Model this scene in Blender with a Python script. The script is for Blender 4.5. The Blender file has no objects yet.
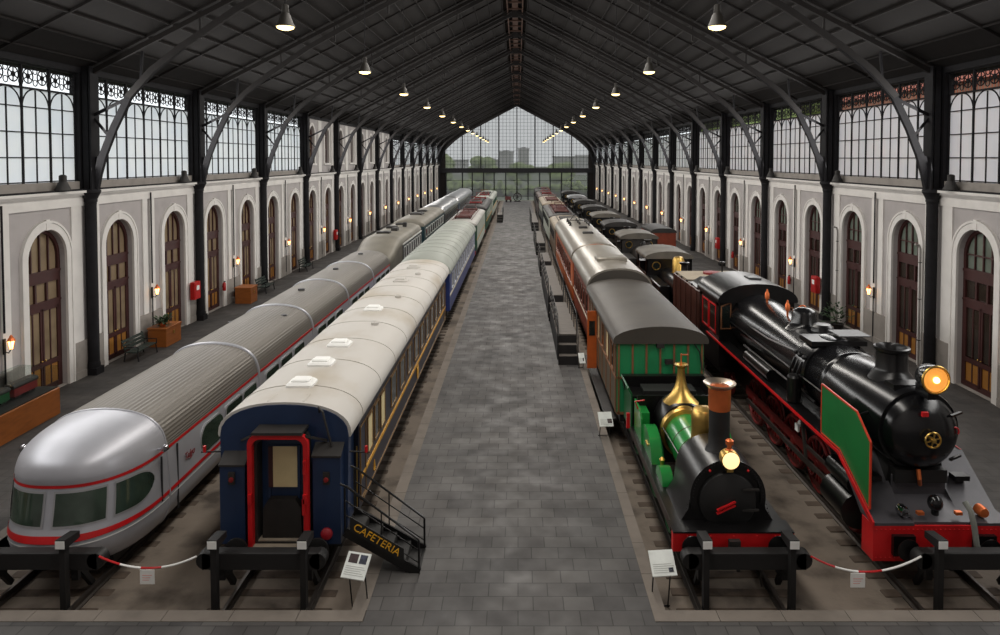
import bpy, bmesh, math, random
from mathutils import Vector, Matrix
random.seed(7)
C = bpy.context.scene
COL = C.collection
PI = math.pi
ORD = ['first','second','third','fourth','fifth','sixth','seventh','eighth','ninth','tenth','eleventh','twelfth','thirteenth','fourteenth','fifteenth','sixteenth']

# ------------------------------------------------------------------ materials
def lin(c):
    c = c/255.0
    return c/12.92 if c <= .04045 else ((c+.055)/1.055)**2.4
def rgb(t): return (lin(t[0]), lin(t[1]), lin(t[2]), 1.0)
MATS = {}
def M(name, col, rough=.6, metal=0.0, var=.12, scale=3.0, bump=0.0, bscale=None, dirt=None, stretch=None, coat=0.0, spec=.5, detail=5):
    if name in MATS: return MATS[name]
    m = bpy.data.materials.new(name); m.use_nodes = True
    nt = m.node_tree; b = nt.nodes['Principled BSDF']
    b.inputs['Roughness'].default_value = rough
    b.inputs['Metallic'].default_value = metal
    b.inputs['Specular IOR Level'].default_value = spec
    b.inputs['Coat Weight'].default_value = coat
    b.inputs['Coat Roughness'].default_value = .1
    tc = nt.nodes.new('ShaderNodeTexCoord'); mp = nt.nodes.new('ShaderNodeMapping')
    nt.links.new(tc.outputs['Object'], mp.inputs['Vector'])
    if stretch: mp.inputs['Scale'].default_value = stretch
    no = nt.nodes.new('ShaderNodeTexNoise'); no.inputs['Scale'].default_value = scale; no.inputs['Detail'].default_value = detail
    nt.links.new(mp.outputs['Vector'], no.inputs['Vector'])
    cr = nt.nodes.new('ShaderNodeValToRGB')
    c = rgb(col); d = rgb(dirt) if dirt else tuple(x*(1-var*1.6) for x in c[:3])+(1,)
    e = tuple(min(1, x*(1+var)) for x in c[:3])+(1,)
    els = cr.color_ramp.elements
    els[0].position = .3; els[0].color = d
    els[1].position = .72; els[1].color = e
    mid = els.new(.5); mid.color = c
    nt.links.new(no.outputs['Fac'], cr.inputs['Fac'])
    nt.links.new(cr.outputs['Color'], b.inputs['Base Color'])
    if bump:
        n2 = nt.nodes.new('ShaderNodeTexNoise'); n2.inputs['Scale'].default_value = bscale or scale*6; n2.inputs['Detail'].default_value = 6
        nt.links.new(mp.outputs['Vector'], n2.inputs['Vector'])
        bp = nt.nodes.new('ShaderNodeBump'); bp.inputs['Strength'].default_value = bump; bp.inputs['Distance'].default_value = .02
        nt.links.new(n2.outputs['Fac'], bp.inputs['Height']); nt.links.new(bp.outputs['Normal'], b.inputs['Normal'])
    MATS[name] = m
    return m
def glow(name, col, s):
    if name in MATS: return MATS[name]
    m = bpy.data.materials.new(name); m.use_nodes = True; b = m.node_tree.nodes['Principled BSDF']
    b.inputs['Base Color'].default_value = rgb(col); b.inputs['Emission Color'].default_value = rgb(col); b.inputs['Emission Strength'].default_value = s
    MATS[name] = m; return m
def bricks(name, c1, c2, mortar, bw, bh, rough=.75, ms=.012, bump=.25, swap=False, off=.5):
    m = bpy.data.materials.new(name); m.use_nodes = True; nt = m.node_tree; b = nt.nodes['Principled BSDF']
    tc = nt.nodes.new('ShaderNodeTexCoord'); mp = nt.nodes.new('ShaderNodeMapping')
    nt.links.new(tc.outputs['Object'], mp.inputs['Vector'])
    if swap: mp.inputs['Rotation'].default_value = swap
    br = nt.nodes.new('ShaderNodeTexBrick'); br.inputs['Scale'].default_value = 1
    br.inputs['Color1'].default_value = rgb(c1); br.inputs['Color2'].default_value = rgb(c2); br.inputs['Mortar'].default_value = rgb(mortar)
    br.inputs['Brick Width'].default_value = bw; br.inputs['Row Height'].default_value = bh; br.inputs['Mortar Size'].default_value = ms
    br.offset = off
    nt.links.new(mp.outputs['Vector'], br.inputs['Vector'])
    no = nt.nodes.new('ShaderNodeTexNoise'); no.inputs['Scale'].default_value = .55; no.inputs['Detail'].default_value = 8
    nt.links.new(tc.outputs['Object'], no.inputs['Vector'])
    cr = nt.nodes.new('ShaderNodeValToRGB'); cr.color_ramp.elements[0].position = .3; cr.color_ramp.elements[0].color = (.62,.62,.62,1); cr.color_ramp.elements[1].position = .7; cr.color_ramp.elements[1].color = (1.15,1.13,1.1,1)
    nt.links.new(no.outputs['Fac'], cr.inputs['Fac'])
    mx = nt.nodes.new('ShaderNodeMix'); mx.data_type = 'RGBA'; mx.blend_type = 'MULTIPLY'; mx.inputs[0].default_value = 1
    nt.links.new(br.outputs['Color'], mx.inputs[6]); nt.links.new(cr.outputs['Color'], mx.inputs[7])
    nt.links.new(mx.outputs[2], b.inputs['Base Color'])
    n3 = nt.nodes.new('ShaderNodeTexNoise'); n3.inputs['Scale'].default_value = 1.5; n3.inputs['Detail'].default_value = 6
    nt.links.new(tc.outputs['Object'], n3.inputs['Vector'])
    mr = nt.nodes.new('ShaderNodeMapRange'); mr.inputs[1].default_value = .3; mr.inputs[2].default_value = .7; mr.inputs[3].default_value = rough-.15; mr.inputs[4].default_value = rough+.12
    nt.links.new(n3.outputs['Fac'], mr.inputs[0]); nt.links.new(mr.outputs[0], b.inputs['Roughness'])
    bp = nt.nodes.new('ShaderNodeBump'); bp.inputs['Strength'].default_value = bump; bp.inputs['Distance'].default_value = .01
    inv = nt.nodes.new('ShaderNodeMath'); inv.operation = 'SUBTRACT'; inv.inputs[0].default_value = 1
    nt.links.new(br.outputs['Fac'], inv.inputs[1]); nt.links.new(inv.outputs[0], bp.inputs['Height']); nt.links.new(bp.outputs['Normal'], b.inputs['Normal'])
    MATS[name] = m; return m

# ------------------------------------------------------------------ mesh builder
class MB:
    def __init__(s): s.v = []; s.f = []; s.m = []
    def add(s, vs, fs, m=0):
        o = len(s.v); s.v += [tuple(p) for p in vs]
        for f in fs: s.f.append(tuple(i+o for i in f)); s.m.append(m)
        return s
    def box(s, x0, x1, y0, y1, z0, z1, m=0):
        vs = [(x0,y0,z0),(x1,y0,z0),(x1,y1,z0),(x0,y1,z0),(x0,y0,z1),(x1,y0,z1),(x1,y1,z1),(x0,y1,z1)]
        return s.add(vs, [(0,3,2,1),(4,5,6,7),(0,1,5,4),(1,2,6,5),(2,3,7,6),(3,0,4,7)], m)
    def bbox(s, x0, x1, y0, y1, z0, z1, b=.02, m=0):   # box with chamfered vertical and top edges
        P = [(x0+b,y0),(x1-b,y0),(x1,y0+b),(x1,y1-b),(x1-b,y1),(x0+b,y1),(x0,y1-b),(x0,y0+b)]
        cx, cy = (x0+x1)/2, (y0+y1)/2
        def ins(p): return (p[0]-math.copysign(b, p[0]-cx), p[1]-math.copysign(b, p[1]-cy))
        r = [[(a,c,z0) for a,c in P], [(a,c,z1-b) for a,c in P], [ins(p)+(z1,) for p in P]]
        return s.loft(r, True, True, m)
    def beam(s, p0, p1, w, h, m=0, up=(0,0,1)):
        p0 = Vector(p0); p1 = Vector(p1); d = (p1-p0).normalized(); u = Vector(up)
        if abs(d.dot(u)) > .98: u = Vector((1,0,0))
        sx = d.cross(u).normalized()*w/2; sy = sx.cross(d).normalized()*h/2
        vs = []
        for p in (p0, p1): vs += [p-sx-sy, p+sx-sy, p+sx+sy, p-sx+sy]
        return s.add(vs, [(0,3,2,1),(4,5,6,7),(0,1,5,4),(1,2,6,5),(2,3,7,6),(3,0,4,7)], m)
    def loft(s, rings, closed=True, caps=True, m=0):
        n = len(rings[0]); vs = [p for r in rings for p in r]; fs = []
        for i in range(len(rings)-1):
            for j in range(n if closed else n-1):
                k = (j+1) % n
                fs.append((i*n+j, i*n+k, (i+1)*n+k, (i+1)*n+j))
        if caps and closed:
            fs.append(tuple(range(n-1,-1,-1))); fs.append(tuple(range((len(rings)-1)*n, len(rings)*n)))
        return s.add(vs, fs, m)
    def cyl(s, p0, p1, r0, r1=None, n=16, m=0, caps=True):
        r1 = r0 if r1 is None else r1
        p0 = Vector(p0); p1 = Vector(p1); d = (p1-p0).normalized()
        u = d.orthogonal().normalized(); w = d.cross(u)
        rg = []
        for p, r in ((p0,r0),(p1,r1)): rg.append([p+(u*math.cos(2*PI*k/n)+w*math.sin(2*PI*k/n))*r for k in range(n)])
        return s.loft(rg, True, caps, m)
    def lathe(s, prof, c=(0,0,0), n=24, axis='z', m=0, sx=1.0):
        rg = []
        for r, t in prof:
            r = max(r, .0005); ring = []
            for k in range(n):
                a = 2*PI*k/n; p, q = r*math.cos(a), r*math.sin(a)
                if axis == 'z': ring.append((c[0]+p*sx, c[1]+q, c[2]+t))
                elif axis == 'y': ring.append((c[0]+p*sx, c[1]+t, c[2]+q))
                else: ring.append((c[0]+t, c[1]+p, c[2]+q))
            rg.append(ring)
        return s.loft(rg, True, True, m)
    def tube(s, pts, r, n=8, m=0):
        pts = [Vector(p) for p in pts]; rg = []; u = None
        for i, p in enumerate(pts):
            d = (pts[min(i+1,len(pts)-1)]-pts[max(i-1,0)]).normalized()
            if u is None: u = d.orthogonal().normalized()
            u = (u-d*u.dot(d)).normalized(); w = d.cross(u)
            rr = r[i] if isinstance(r, (list,tuple)) else r
            rg.append([p+(u*math.cos(2*PI*k/n)+w*math.sin(2*PI*k/n))*rr for k in range(n)])
        return s.loft(rg, True, True, m)
    def torus(s, c, R, r, axis='y', n=32, k=8, m=0, a0=0, a1=2*PI):
        full = abs(a1-a0-2*PI) < 1e-4; rg = []
        for i in range(n if full else n+1):
            a = a0+(a1-a0)*i/n; ring = []
            for j in range(k):
                b = 2*PI*j/k; q = R+r*math.cos(b); t = r*math.sin(b); x, y = q*math.cos(a), q*math.sin(a)
                ring.append({'y':(c[0]+x,c[1]+t,c[2]+y),'x':(c[0]+t,c[1]+x,c[2]+y),'z':(c[0]+x,c[1]+y,c[2]+t)}[axis])
            rg.append(ring)
        if full: rg.append(rg[0])
        return s.loft(rg, True, not full, m)
    def prism(s, poly, axis, t0, t1, m=0):
        def P(a, b, t): return {'x':(t,a,b),'y':(a,t,b),'z':(a,b,t)}[axis]
        return s.loft([[P(a,b,t0) for a,b in poly],[P(a,b,t1) for a,b in poly]], True, True, m)
    def ball(s, c, r, nu=16, nv=10, m=0):
        if not isinstance(r, (tuple,list)): r = (r,r,r)
        rg = []
        for i in range(nv+1):
            a = -PI/2+PI*i/nv; q = max(math.cos(a), .001)
            rg.append([(c[0]+r[0]*q*math.cos(2*PI*k/nu), c[1]+r[1]*q*math.sin(2*PI*k/nu), c[2]+r[2]*math.sin(a)) for k in range(nu)])
        return s.loft(rg, True, True, m)
    def ring2(s, outer, inner, axis, t0, t1, m=0):   # flat band between two matching open outlines, extruded
        def P(p, t): a, b = p; return {'x':(t,a,b),'y':(a,t,b),'z':(a,b,t)}[axis]
        rg = []
        for o, i in zip(outer, inner): rg.append([P(o,t0),P(o,t1),P(i,t1),P(i,t0)])
        return s.loft(rg, True, True, m)
    def spin(s, pts): return s
    def move(s, dx, dy, dz):
        s.v = [(a+dx,b+dy,c+dz) for a,b,c in s.v]; return s
    def obj(s, name, mats, parent=None, ang=35, loc=None):
        if not isinstance(mats, (list,tuple)): mats = [mats]
        me = bpy.data.meshes.new(name); me.from_pydata(s.v, [], s.f)
        for mt in mats: me.materials.append(mt)
        me.polygons.foreach_set('material_index', s.m)
        bm = bmesh.new(); bm.from_mesh(me); bmesh.ops.recalc_face_normals(bm, faces=bm.faces); bm.to_mesh(me); bm.free()
        me.polygons.foreach_set('use_smooth', [True]*len(me.polygons))
        me.set_sharp_from_angle(angle=math.radians(ang))
        me.update()
        o = bpy.data.objects.new(name, me); COL.objects.link(o)
        if parent: o.parent = parent
        if loc: o.location = loc
        return o

def tag(o, label, cat, group=None, kind=None):
    o['label'] = label; o['category'] = cat
    if group: o['group'] = group
    if kind: o['kind'] = kind
    return o
def thing(name, label, cat, loc=(0,0,0), rz=0, group=None):
    o = bpy.data.objects.new(name, None); COL.objects.link(o); o.location = loc; o.rotation_euler = (0,0,rz); o.empty_display_size = .2
    return tag(o, label, cat, group)
def structure(o): o['kind'] = 'structure'; return o
def sempty(name, loc=(0,0,0), rz=0):
    o = bpy.data.objects.new(name, None); COL.objects.link(o); o.location = loc; o.rotation_euler = (0,0,rz); o['kind'] = 'structure'; return o
def dup(root, loc, rz=None, label=None, scale=None):
    r = root.copy(); COL.objects.link(r); r.location = loc
    if rz is not None: r.rotation_euler = (0,0,rz)
    if label: r['label'] = label
    if scale: r.scale = scale
    for ch in KIDS(root):
        c = ch.copy(); COL.objects.link(c); c.parent = r
        for g in KIDS(ch):
            d = g.copy(); COL.objects.link(d); d.parent = c
    return r
def KIDS(o): return [c for c in COL.objects if c.parent == o]
def text(name, s, size, mat, parent, loc, rot, ext=.006, align='CENTER', shear=0.0):
    cu = bpy.data.curves.new(name, 'FONT'); cu.body = s; cu.size = size; cu.extrude = ext; cu.align_x = align; cu.align_y = 'CENTER'; cu.shear = shear
    t = bpy.data.objects.new(name, cu); COL.objects.link(t)
    dg = bpy.context.evaluated_depsgraph_get(); me = bpy.data.meshes.new_from_object(t.evaluated_get(dg))
    COL.objects.unlink(t); bpy.data.objects.remove(t); bpy.data.curves.remove(cu)
    me.materials.clear(); me.materials.append(mat)
    o = bpy.data.objects.new(name, me); COL.objects.link(o); o.parent = parent; o.location = loc; o.rotation_euler = rot
    return o
def arch(hw, z0, zs, n=16):     # outline of an arched opening, from left foot round to right foot
    return [(-hw,z0)]+[(-hw*math.cos(PI*i/n), zs+hw*math.sin(PI*i/n)) for i in range(n+1)]+[(hw,z0)]

SKY, RIDGE, SIDE = 1.5, 15500, 9000
# ------------------------------------------------------------------ palette
IRON = M('black_iron', (26,25,28), .7, 0, .2, 4, spec=.25)
WALLG = M('grey_plaster', (178,173,172), .9, 0, .06, 1.2, .05)
WALLW = M('white_plaster', (226,223,219), .85, 0, .05, 1.5, .05)
STONE = M('plinth_stone', (150,144,138), .85, 0, .12, 1.6, .1)
CEIL = M('dark_roof_boards', (20,14,12), .9, 0, .25, 2.2, .1)
RIB = M('roof_iron', (28,24,23), .75, 0, .15, 3)
DIRT = M('track_bed', (106,96,86), .9, 0, .22, .9, .5, 9, dirt=(58,50,43), detail=10)
KERB = M('kerb_stone', (112,104,96), .85, 0, .14, 1.3, .15)
MAROON = M('maroon_door_wood', (66,32,30), .45, 0, .12, 3)
AMBER = M('amber_door_panel', (164,112,48), .5, 0, .12, 2)
DGLASS = M('brown_door_glass', (138,120,96), .2, 0, .2, .8)  # brown tone paints in the lamplit rooms behind the glass
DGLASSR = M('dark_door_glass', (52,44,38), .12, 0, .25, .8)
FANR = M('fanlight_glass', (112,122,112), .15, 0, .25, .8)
BLACK = M('black_paint', (14,13,14), .3, 0, .25, 2.5, .04)
BLACKM = M('matte_black', (19,18,18), .55, 0, .25, 3)
GLOSSB = M('gloss_black', (17,17,19), .22, 0, .3, 1.2)
SOOT = M('soot_black', (36,33,31), .6, 0, .35, 1.4, .1)
REDP = M('red_paint', (190,22,26), .4, 0, .12, 2.5)
DRED = M('dark_red_paint', (120,20,20), .5, 0, .15, 2.5)
BRASS = M('brass', (214,176,98), .36, 1, .12, 3)
COPPER = M('copper', (222,118,66), .4, .7, .1, 3)
STEEL = M('rail_steel', (92,86,82), .4, .8, .15, 3)
WOOD = M('sleeper_wood', (74,62,52), .9, 0, .25, 2.5, .3, dirt=(44,36,30))
WHITE = M('white_paint', (235,235,232), .5, 0, .03, 2)
CHROME = M('chrome', (200,200,205), .15, 1, .05, 2)
GLASSD = M('dark_window_glass', (26,32,30), .06, 0, .3, .8, coat=.3)
LIT = glow('lit_lamp', (255,222,150), 4)
LITW = glow('lit_lantern', (255,196,120), 5)
# ------------------------------------------------------------------ setting
XL, XR, CX = -18.25, 17.75, -.25
YB, YE = -2.0, 160.0
def S(name, mb, mats, ang=35): return structure(mb.obj(name, mats, None, ang))

floor = S('floor', MB().box(XL-.6, XR+.6, YB, YE, -.4, 0), DIRT)
PAVE = bricks('platform_slabs', (82,80,79), (64,62,62), (44,42,41), .62, .46, rough=.62)
PAVE2 = bricks('side_slabs', (66,63,61), (56,53,52), (40,38,37), .62, .46)
S('floor', MB().box(-3.05, 2.70, 13.46, 152, 0, .40), PAVE)
S('floor', MB().box(XL, XR, YB, 13.46, 0, .40), PAVE)
S('floor', MB().box(XL, -12.35, 13.46, 158, 0, .40), PAVE2)
S('floor', MB().box(11.75, XR, 13.46, 158, 0, .40), PAVE2)
def kerb(x0, x1, y0, y1, along):
    mb = MB(); L = 1.25
    a, b = (y0, y1) if along == 'y' else (x0, x1)
    n = max(1, round((b-a)/L))
    for i in range(n):
        p = a+(b-a)*i/n; q = a+(b-a)*(i+1)/n-.012
        if along == 'y': mb.box(x0, x1, p, q, 0, .412)
        else: mb.box(p, q, y0, y1, 0, .412)
    S('kerb_strip', mb, KERB)
kerb(-3.36, -3.05, 13.8, 152, 'y'); kerb(2.70, 2.97, 13.8, 152, 'y')
kerb(-12.35, -3.05, 13.46, 13.8, 'x'); kerb(2.70, 11.75, 13.46, 13.8, 'x'); kerb(-12.65, -12.35, 13.8, 158, 'y'); kerb(11.75, 12.05, 13.8, 158, 'y')
S('floor', MB().box(-3.36, 2.97, 152, 158, 0, .12), KERB)

# walls: an arched arcade below, a clerestory of glass above
BAYS = list(range(-1, 14))                      # bay k runs from 19.4+10k to 29.4+10k
DOORS = [b for k in BAYS for b in (24.4+10*k-2.55, 24.4+10*k+2.55)]
SOLID = [4, 5, 6, 7]                            # bays of the left wall that are masonry above the cornice
def wall(side):
    s = 1 if side == 'left' else -1; X0 = XL if side == 'left' else XR
    mb = MB(); T = .45
    def q(pts, m=0): mb.add([(X0+s*d, y, z) for d, y, z in pts], [(0,1,2,3)], m)
    def bx(d0, d1, y0, y1, z0, z1, m): mb.box(X0+s*d0, X0+s*d1, y0, y1, z0, z1, m)
    def opening(yc, hw, z0, zs, ya, yb, zb, zt, m=0, dep=.4):
        q([(0,ya,zb),(0,yc-hw,zb),(0,yc-hw,zt),(0,ya,zt)], m); q([(0,yc+hw,zb),(0,yb,zb),(0,yb,zt),(0,yc+hw,zt)], m)
        if z0 > zb: q([(0,yc-hw,zb),(0,yc+hw,zb),(0,yc+hw,z0),(0,yc-hw,z0)], m)
        A = arch(hw, z0, zs, 14)
        for (a, b), (c, d) in zip(A, A[1:]):
            q([(0,yc+a,b),(0,yc+c,d),(-dep,yc+c,d),(-dep,yc+a,b)], m)
            if abs(a-c) > 1e-4: q([(0,yc+a,b),(0,yc+c,d),(0,yc+c,zt),(0,yc+a,zt)], m)
    y = YB
    for k in BAYS:
        a = 19.4+10*k; mid = a+5
        opening(mid-2.55, 1.12, .4, 5.65, a, mid, 0, 8.2); opening(mid+2.55, 1.12, .4, 5.65, mid, a+10, 0, 8.2)
        for p, r in ((a, mid-2.55-1.48), (mid-2.55+1.48, mid+2.55-1.48), (mid+2.55+1.48, a+10)): bx(0, .11, p, r, .4, 1.92, 2); bx(0, .15, p, r, .4, .7, 2)
        for p, r in ((a+.28, a+.95), (a+9.05, a+9.72), (mid-.55, mid-.12), (mid+.12, mid+.55)): bx(0, .06, p, r, 1.92, 7.55, 1)
        bx(0, .08, a, a+10, 7.55, 8.0, 1)
        bx(0, .22, a, a+10, 8.0, 8.1, 1); bx(0, .36, a, a+10, 8.1, 8.2, 1); bx(0, .30, a, a+10, 8.2, 8.26, 3)
        if side == 'left' and k in SOLID:
            opening(mid-2.4, .75, 9.1, 11.7, a, mid, 8.2, 13.3); opening(mid+2.4, .75, 9.1, 11.7, mid, a+10, 8.2, 13.3)
            for yc in (mid-2.4, mid+2.4):
                o = [(yc+p, z) for p, z in arch(1.0, 9.1, 11.7)]; i = [(yc+p, z) for p, z in arch(.75, 9.1, 11.7)]
                mb.ring2(o, i, 'x', X0, X0+s*.07, 1); bx(0, .14, yc-1.1, yc+1.1, 8.95, 9.1, 1)
            bx(0, .07, a+.3, a+1.1, 8.3, 13.0, 1); bx(0, .07, a+8.9, a+9.7, 8.3, 13.0, 1); bx(0, .07, mid-.5, mid+.5, 8.3, 13.0, 1)
        else:
            bx(-.3, .05, a, a+10, 8.2, 8.58, 2)
        bx(-.3, .1, a-.35, a+.35, 8.2, 13.3, 3)
    q([(0,YB,0),(0,9.4,0),(0,9.4,13.3),(0,YB,13.3)]); q([(0,159.4,0),(0,YE,0),(0,YE,13.3),(0,159.4,13.3)])
    bx(-.3, .12, YB, YE, 13.05, 13.35, 3)
    return S('wall_'+side, mb, [WALLG, WALLW, STONE, IRON], 30)
wall('left'); wall('right')
S('wall_back', MB().box(XL, XR, YB-.3, YB, 0, 23), WALLG)

# roof
ZR, ZE = 22.5, 13.25
def zroof(x): return ZR-(ZR-ZE)*abs(x-CX)/18.0
cb = MB()
for s in (-1, 1):
    xe = CX+s*18.6; ze = zroof(xe)
    cb.add([(CX,YB,ZR),(xe,YB,ze),(xe,YE+.5,ze),(CX,YE+.5,ZR),(CX,YB,ZR+.15),(xe,YB,ze+.15),(xe,YE+.5,ze+.15),(CX,YE+.5,ZR+.15)], [(0,1,2,3),(4,7,6,5),(0,4,5,1),(3,2,6,7),(1,5,6,2)], 0)
    for i in range(1, 18):
        x = CX+s*i*1.02; z = zroof(x); cb.box(x-.04, x+.04, YB, YE, z-.08, z-.02, 0)
    x = CX+s*.62; cb.box(x-.05, x+.05, YB, YE, zroof(x)-.4, zroof(x)-.1, 2)
    for j in range(0, 33):                          # common rafters
        y = 4.4+5*j
        if y < YE: cb.beam((CX+s*.05, y, ZR-.06), (CX+s*18.0, y, zroof(CX+s*18)-.06), .08, .1, 0)
for j in range(0, 64): cb.box(CX-.6, CX+.6, 1+2.5*j-.08, 1+2.5*j+.08, ZR-.62, ZR-.5, 2)
cb.box(CX-.25, CX+.25, YB, YE, ZR-.5, ZR-.45, 2)
S('ceiling', cb, [CEIL, RIB, M('ridge_timber', (84,62,52), .85, 0, .2, 2)])

# front gable of glass at the far end
def gable_z(x): return min(21.6-abs(x-CX)*.545, 99)
GO = []                                           # outline of the glazing (half)
for x in [0,3,6,9,11,13,14.5,15.6,16.3]:
    z = 21.5-.53*x
    if x > 11: z -= .035*(x-11)**2.2
    GO.append((x, z))
GLASSE = bpy.data.materials.new('dirty_haze_glass'); GLASSE.use_nodes = True  # grey tint dims the sky and paints in outdoor haze, besides dirt
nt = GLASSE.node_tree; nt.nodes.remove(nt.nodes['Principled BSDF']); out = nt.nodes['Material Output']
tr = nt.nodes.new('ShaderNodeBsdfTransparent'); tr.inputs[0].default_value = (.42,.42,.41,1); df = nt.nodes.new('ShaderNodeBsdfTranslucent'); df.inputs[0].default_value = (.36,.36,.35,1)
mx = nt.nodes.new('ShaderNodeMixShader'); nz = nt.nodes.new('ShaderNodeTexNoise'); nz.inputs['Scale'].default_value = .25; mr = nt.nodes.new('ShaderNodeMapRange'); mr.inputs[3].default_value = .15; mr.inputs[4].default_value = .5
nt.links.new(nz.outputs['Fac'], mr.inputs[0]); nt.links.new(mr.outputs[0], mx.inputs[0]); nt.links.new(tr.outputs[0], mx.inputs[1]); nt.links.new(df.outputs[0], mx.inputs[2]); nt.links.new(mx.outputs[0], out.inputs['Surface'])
ew = sempty('window_1', (CX, YE, 0))
outline = [(-x, z) for x, z in reversed(GO)]+GO[1:]
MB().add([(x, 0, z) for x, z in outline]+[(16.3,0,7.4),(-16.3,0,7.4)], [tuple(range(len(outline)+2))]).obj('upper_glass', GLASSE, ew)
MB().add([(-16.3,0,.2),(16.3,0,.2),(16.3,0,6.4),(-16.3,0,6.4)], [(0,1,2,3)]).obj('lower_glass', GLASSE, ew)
MB().box(-18, 18, -.45, .3, 6.35, 7.35).box(-18, 18, -.6, .35, 7.25, 7.42).obj('cross_beam', IRON, ew)
def topz(x):
    x = abs(x)
    for (a, b), (c, d) in zip(GO, GO[1:]):
        if a <= x <= c: return b+(d-b)*(x-a)/(c-a)
    return GO[-1][1]
g = MB()
x = -16.0
while x <= 16.01: g.box(x-.03, x+.03, -.05, .05, 7.4, topz(x)); x += .8
z = 8.2
while z < 21.2:
    w = max([p for p in [i*.05 for i in range(0, 327)] if topz(p) >= z] or [0])
    g.box(-w, w, -.04, .04, z-.025, z+.025); z += .8
g.obj('glazing_bars', IRON, ew)
g = MB()
for i in range(-3, 4):
    g.box(i*4.15-.11, i*4.15+.11, -.22, .12, 7.4, topz(i*4.15))
g.obj('mullion', IRON, ew)
g = MB()
for x in (-16.2,-12.45,-10.2,-7.6,-5.2,-2.55,0,2.55,5.2,7.6,10.2,12.45,16.2): g.box(x-.12, x+.12, -.15, .1, .1, 6.4)
for z in (1.0, 2.6, 4.6): g.box(-16.3, 16.3, -.06, .06, z-.04, z+.04)
g.obj('door_mullion', IRON, ew)
g = MB(); o2 = [(x*1.015, z+.35) for x, z in outline]
g.ring2(o2, outline, 'y', -.3, .1); g.obj('arched_frame', RIB, ew)
g = MB()
for s in (-1, 1): g.add([(0,0,22.6),(s*18.3,0,13.2),(s*18.3,0,0)]+[(s*16.25,0,0)]+[(s*a, 0, b) for a, b in reversed(GO)], [tuple(range(4+len(GO)))])
g2 = g.obj('wall_far', CEIL); g2.location = (CX, YE+.05, 0); structure(g2)

# ------------------------------------------------------------------ doors
def make_door(n, side):
    d = sempty('door_%d' % n)
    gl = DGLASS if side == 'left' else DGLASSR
    o = arch(1.47, 0, 5.25, 18); i = arch(1.12, 0, 5.25, 18)
    sr = MB().ring2(o, i, 'x', 0, .1); sr.ring2(arch(1.47, 0, 5.25, 18), arch(1.38, 0, 5.25, 18), 'x', .09, .13); sr.box(0, .12, -.1, .1, 6.35, 6.76)
    sr.obj('door_surround', WALLW, d)
    f = MB().ring2(i, arch(.98, 0, 5.25, 18), 'x', -.34, -.2)
    for z0, z1 in ((0,.14),(1.02,1.2),(3.28,3.56),(4.28,4.74)): f.box(-.33, -.19, -1.0, 1.0, z0, z1)
    f.box(-.33, -.16, -1.1, 1.1, 4.62, 4.72); f.box(-.33, -.16, -1.1, 1.1, 3.46, 3.54)
    f.obj('door_frame', MAROON, d)
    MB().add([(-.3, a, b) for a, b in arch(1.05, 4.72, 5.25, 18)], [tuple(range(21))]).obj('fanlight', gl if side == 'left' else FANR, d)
    b = MB()
    for y in (-.5, 0, .5): b.box(-.31, -.23, y-.03, y+.03, 4.72, 5.25+math.sqrt(.98**2-y*y))
    if side == 'right': b.box(-.31, -.23, -.98, .98, 5.28, 5.33)
    b.obj('fanlight_bar', MAROON, d)
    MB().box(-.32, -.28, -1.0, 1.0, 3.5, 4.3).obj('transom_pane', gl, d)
    b = MB()
    for y in (-.33, .33): b.box(-.31, -.2, y-.05, y+.05, 3.5, 4.3)
    b.obj('transom_bar', MAROON, d)
    for s in (-1, 1):
        lf = MB()
        y0, y1 = (.02, .98) if s > 0 else (-.98, -.02)
        lf.box(-.3, -.2, y0, y0+.09, .1, 3.3).box(-.3, -.2, y1-.09, y1, .1, 3.3).box(-.3, -.2, y0, y1, 3.18, 3.3).box(-.3, -.2, y0, y1, .1, .24).box(-.3, -.2, y0, y1, 1.0, 1.2).box(-.28, -.22, (y0+y1)/2-.03, (y0+y1)/2+.03, .2, 3.2)
        lo = lf.obj('door_leaf', MAROON, d)
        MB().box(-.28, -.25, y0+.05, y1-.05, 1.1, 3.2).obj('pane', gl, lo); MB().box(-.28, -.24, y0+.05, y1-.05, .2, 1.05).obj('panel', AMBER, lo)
        MB().ball((-.17, s*.09, 1.25), .035, 8, 6).obj('handle', BRASS, lo)
    MB().box(-.42, -.33, -1.3, 1.3, 0, 6.5).obj('backing', BLACKM, d); MB().box(-.45, .02, -1.12, 1.12, -.2, .02).obj('door_sill', STONE, d)
    return d
protoL = make_door(1, 'left'); protoR = make_door(2, 'right'); n = 3
for side, pr in (('left', protoL), ('right', protoR)):
    for i, y in enumerate(DOORS):
        X, rz = (XL, 0) if side == 'left' else (XR, PI)
        if i == 0: pr.location = (X, y, .4); pr.rotation_euler = (0,0,rz); continue
        d = dup(pr, (X, y, .4), rz); d.name = 'door_%d' % n; n += 1

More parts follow.
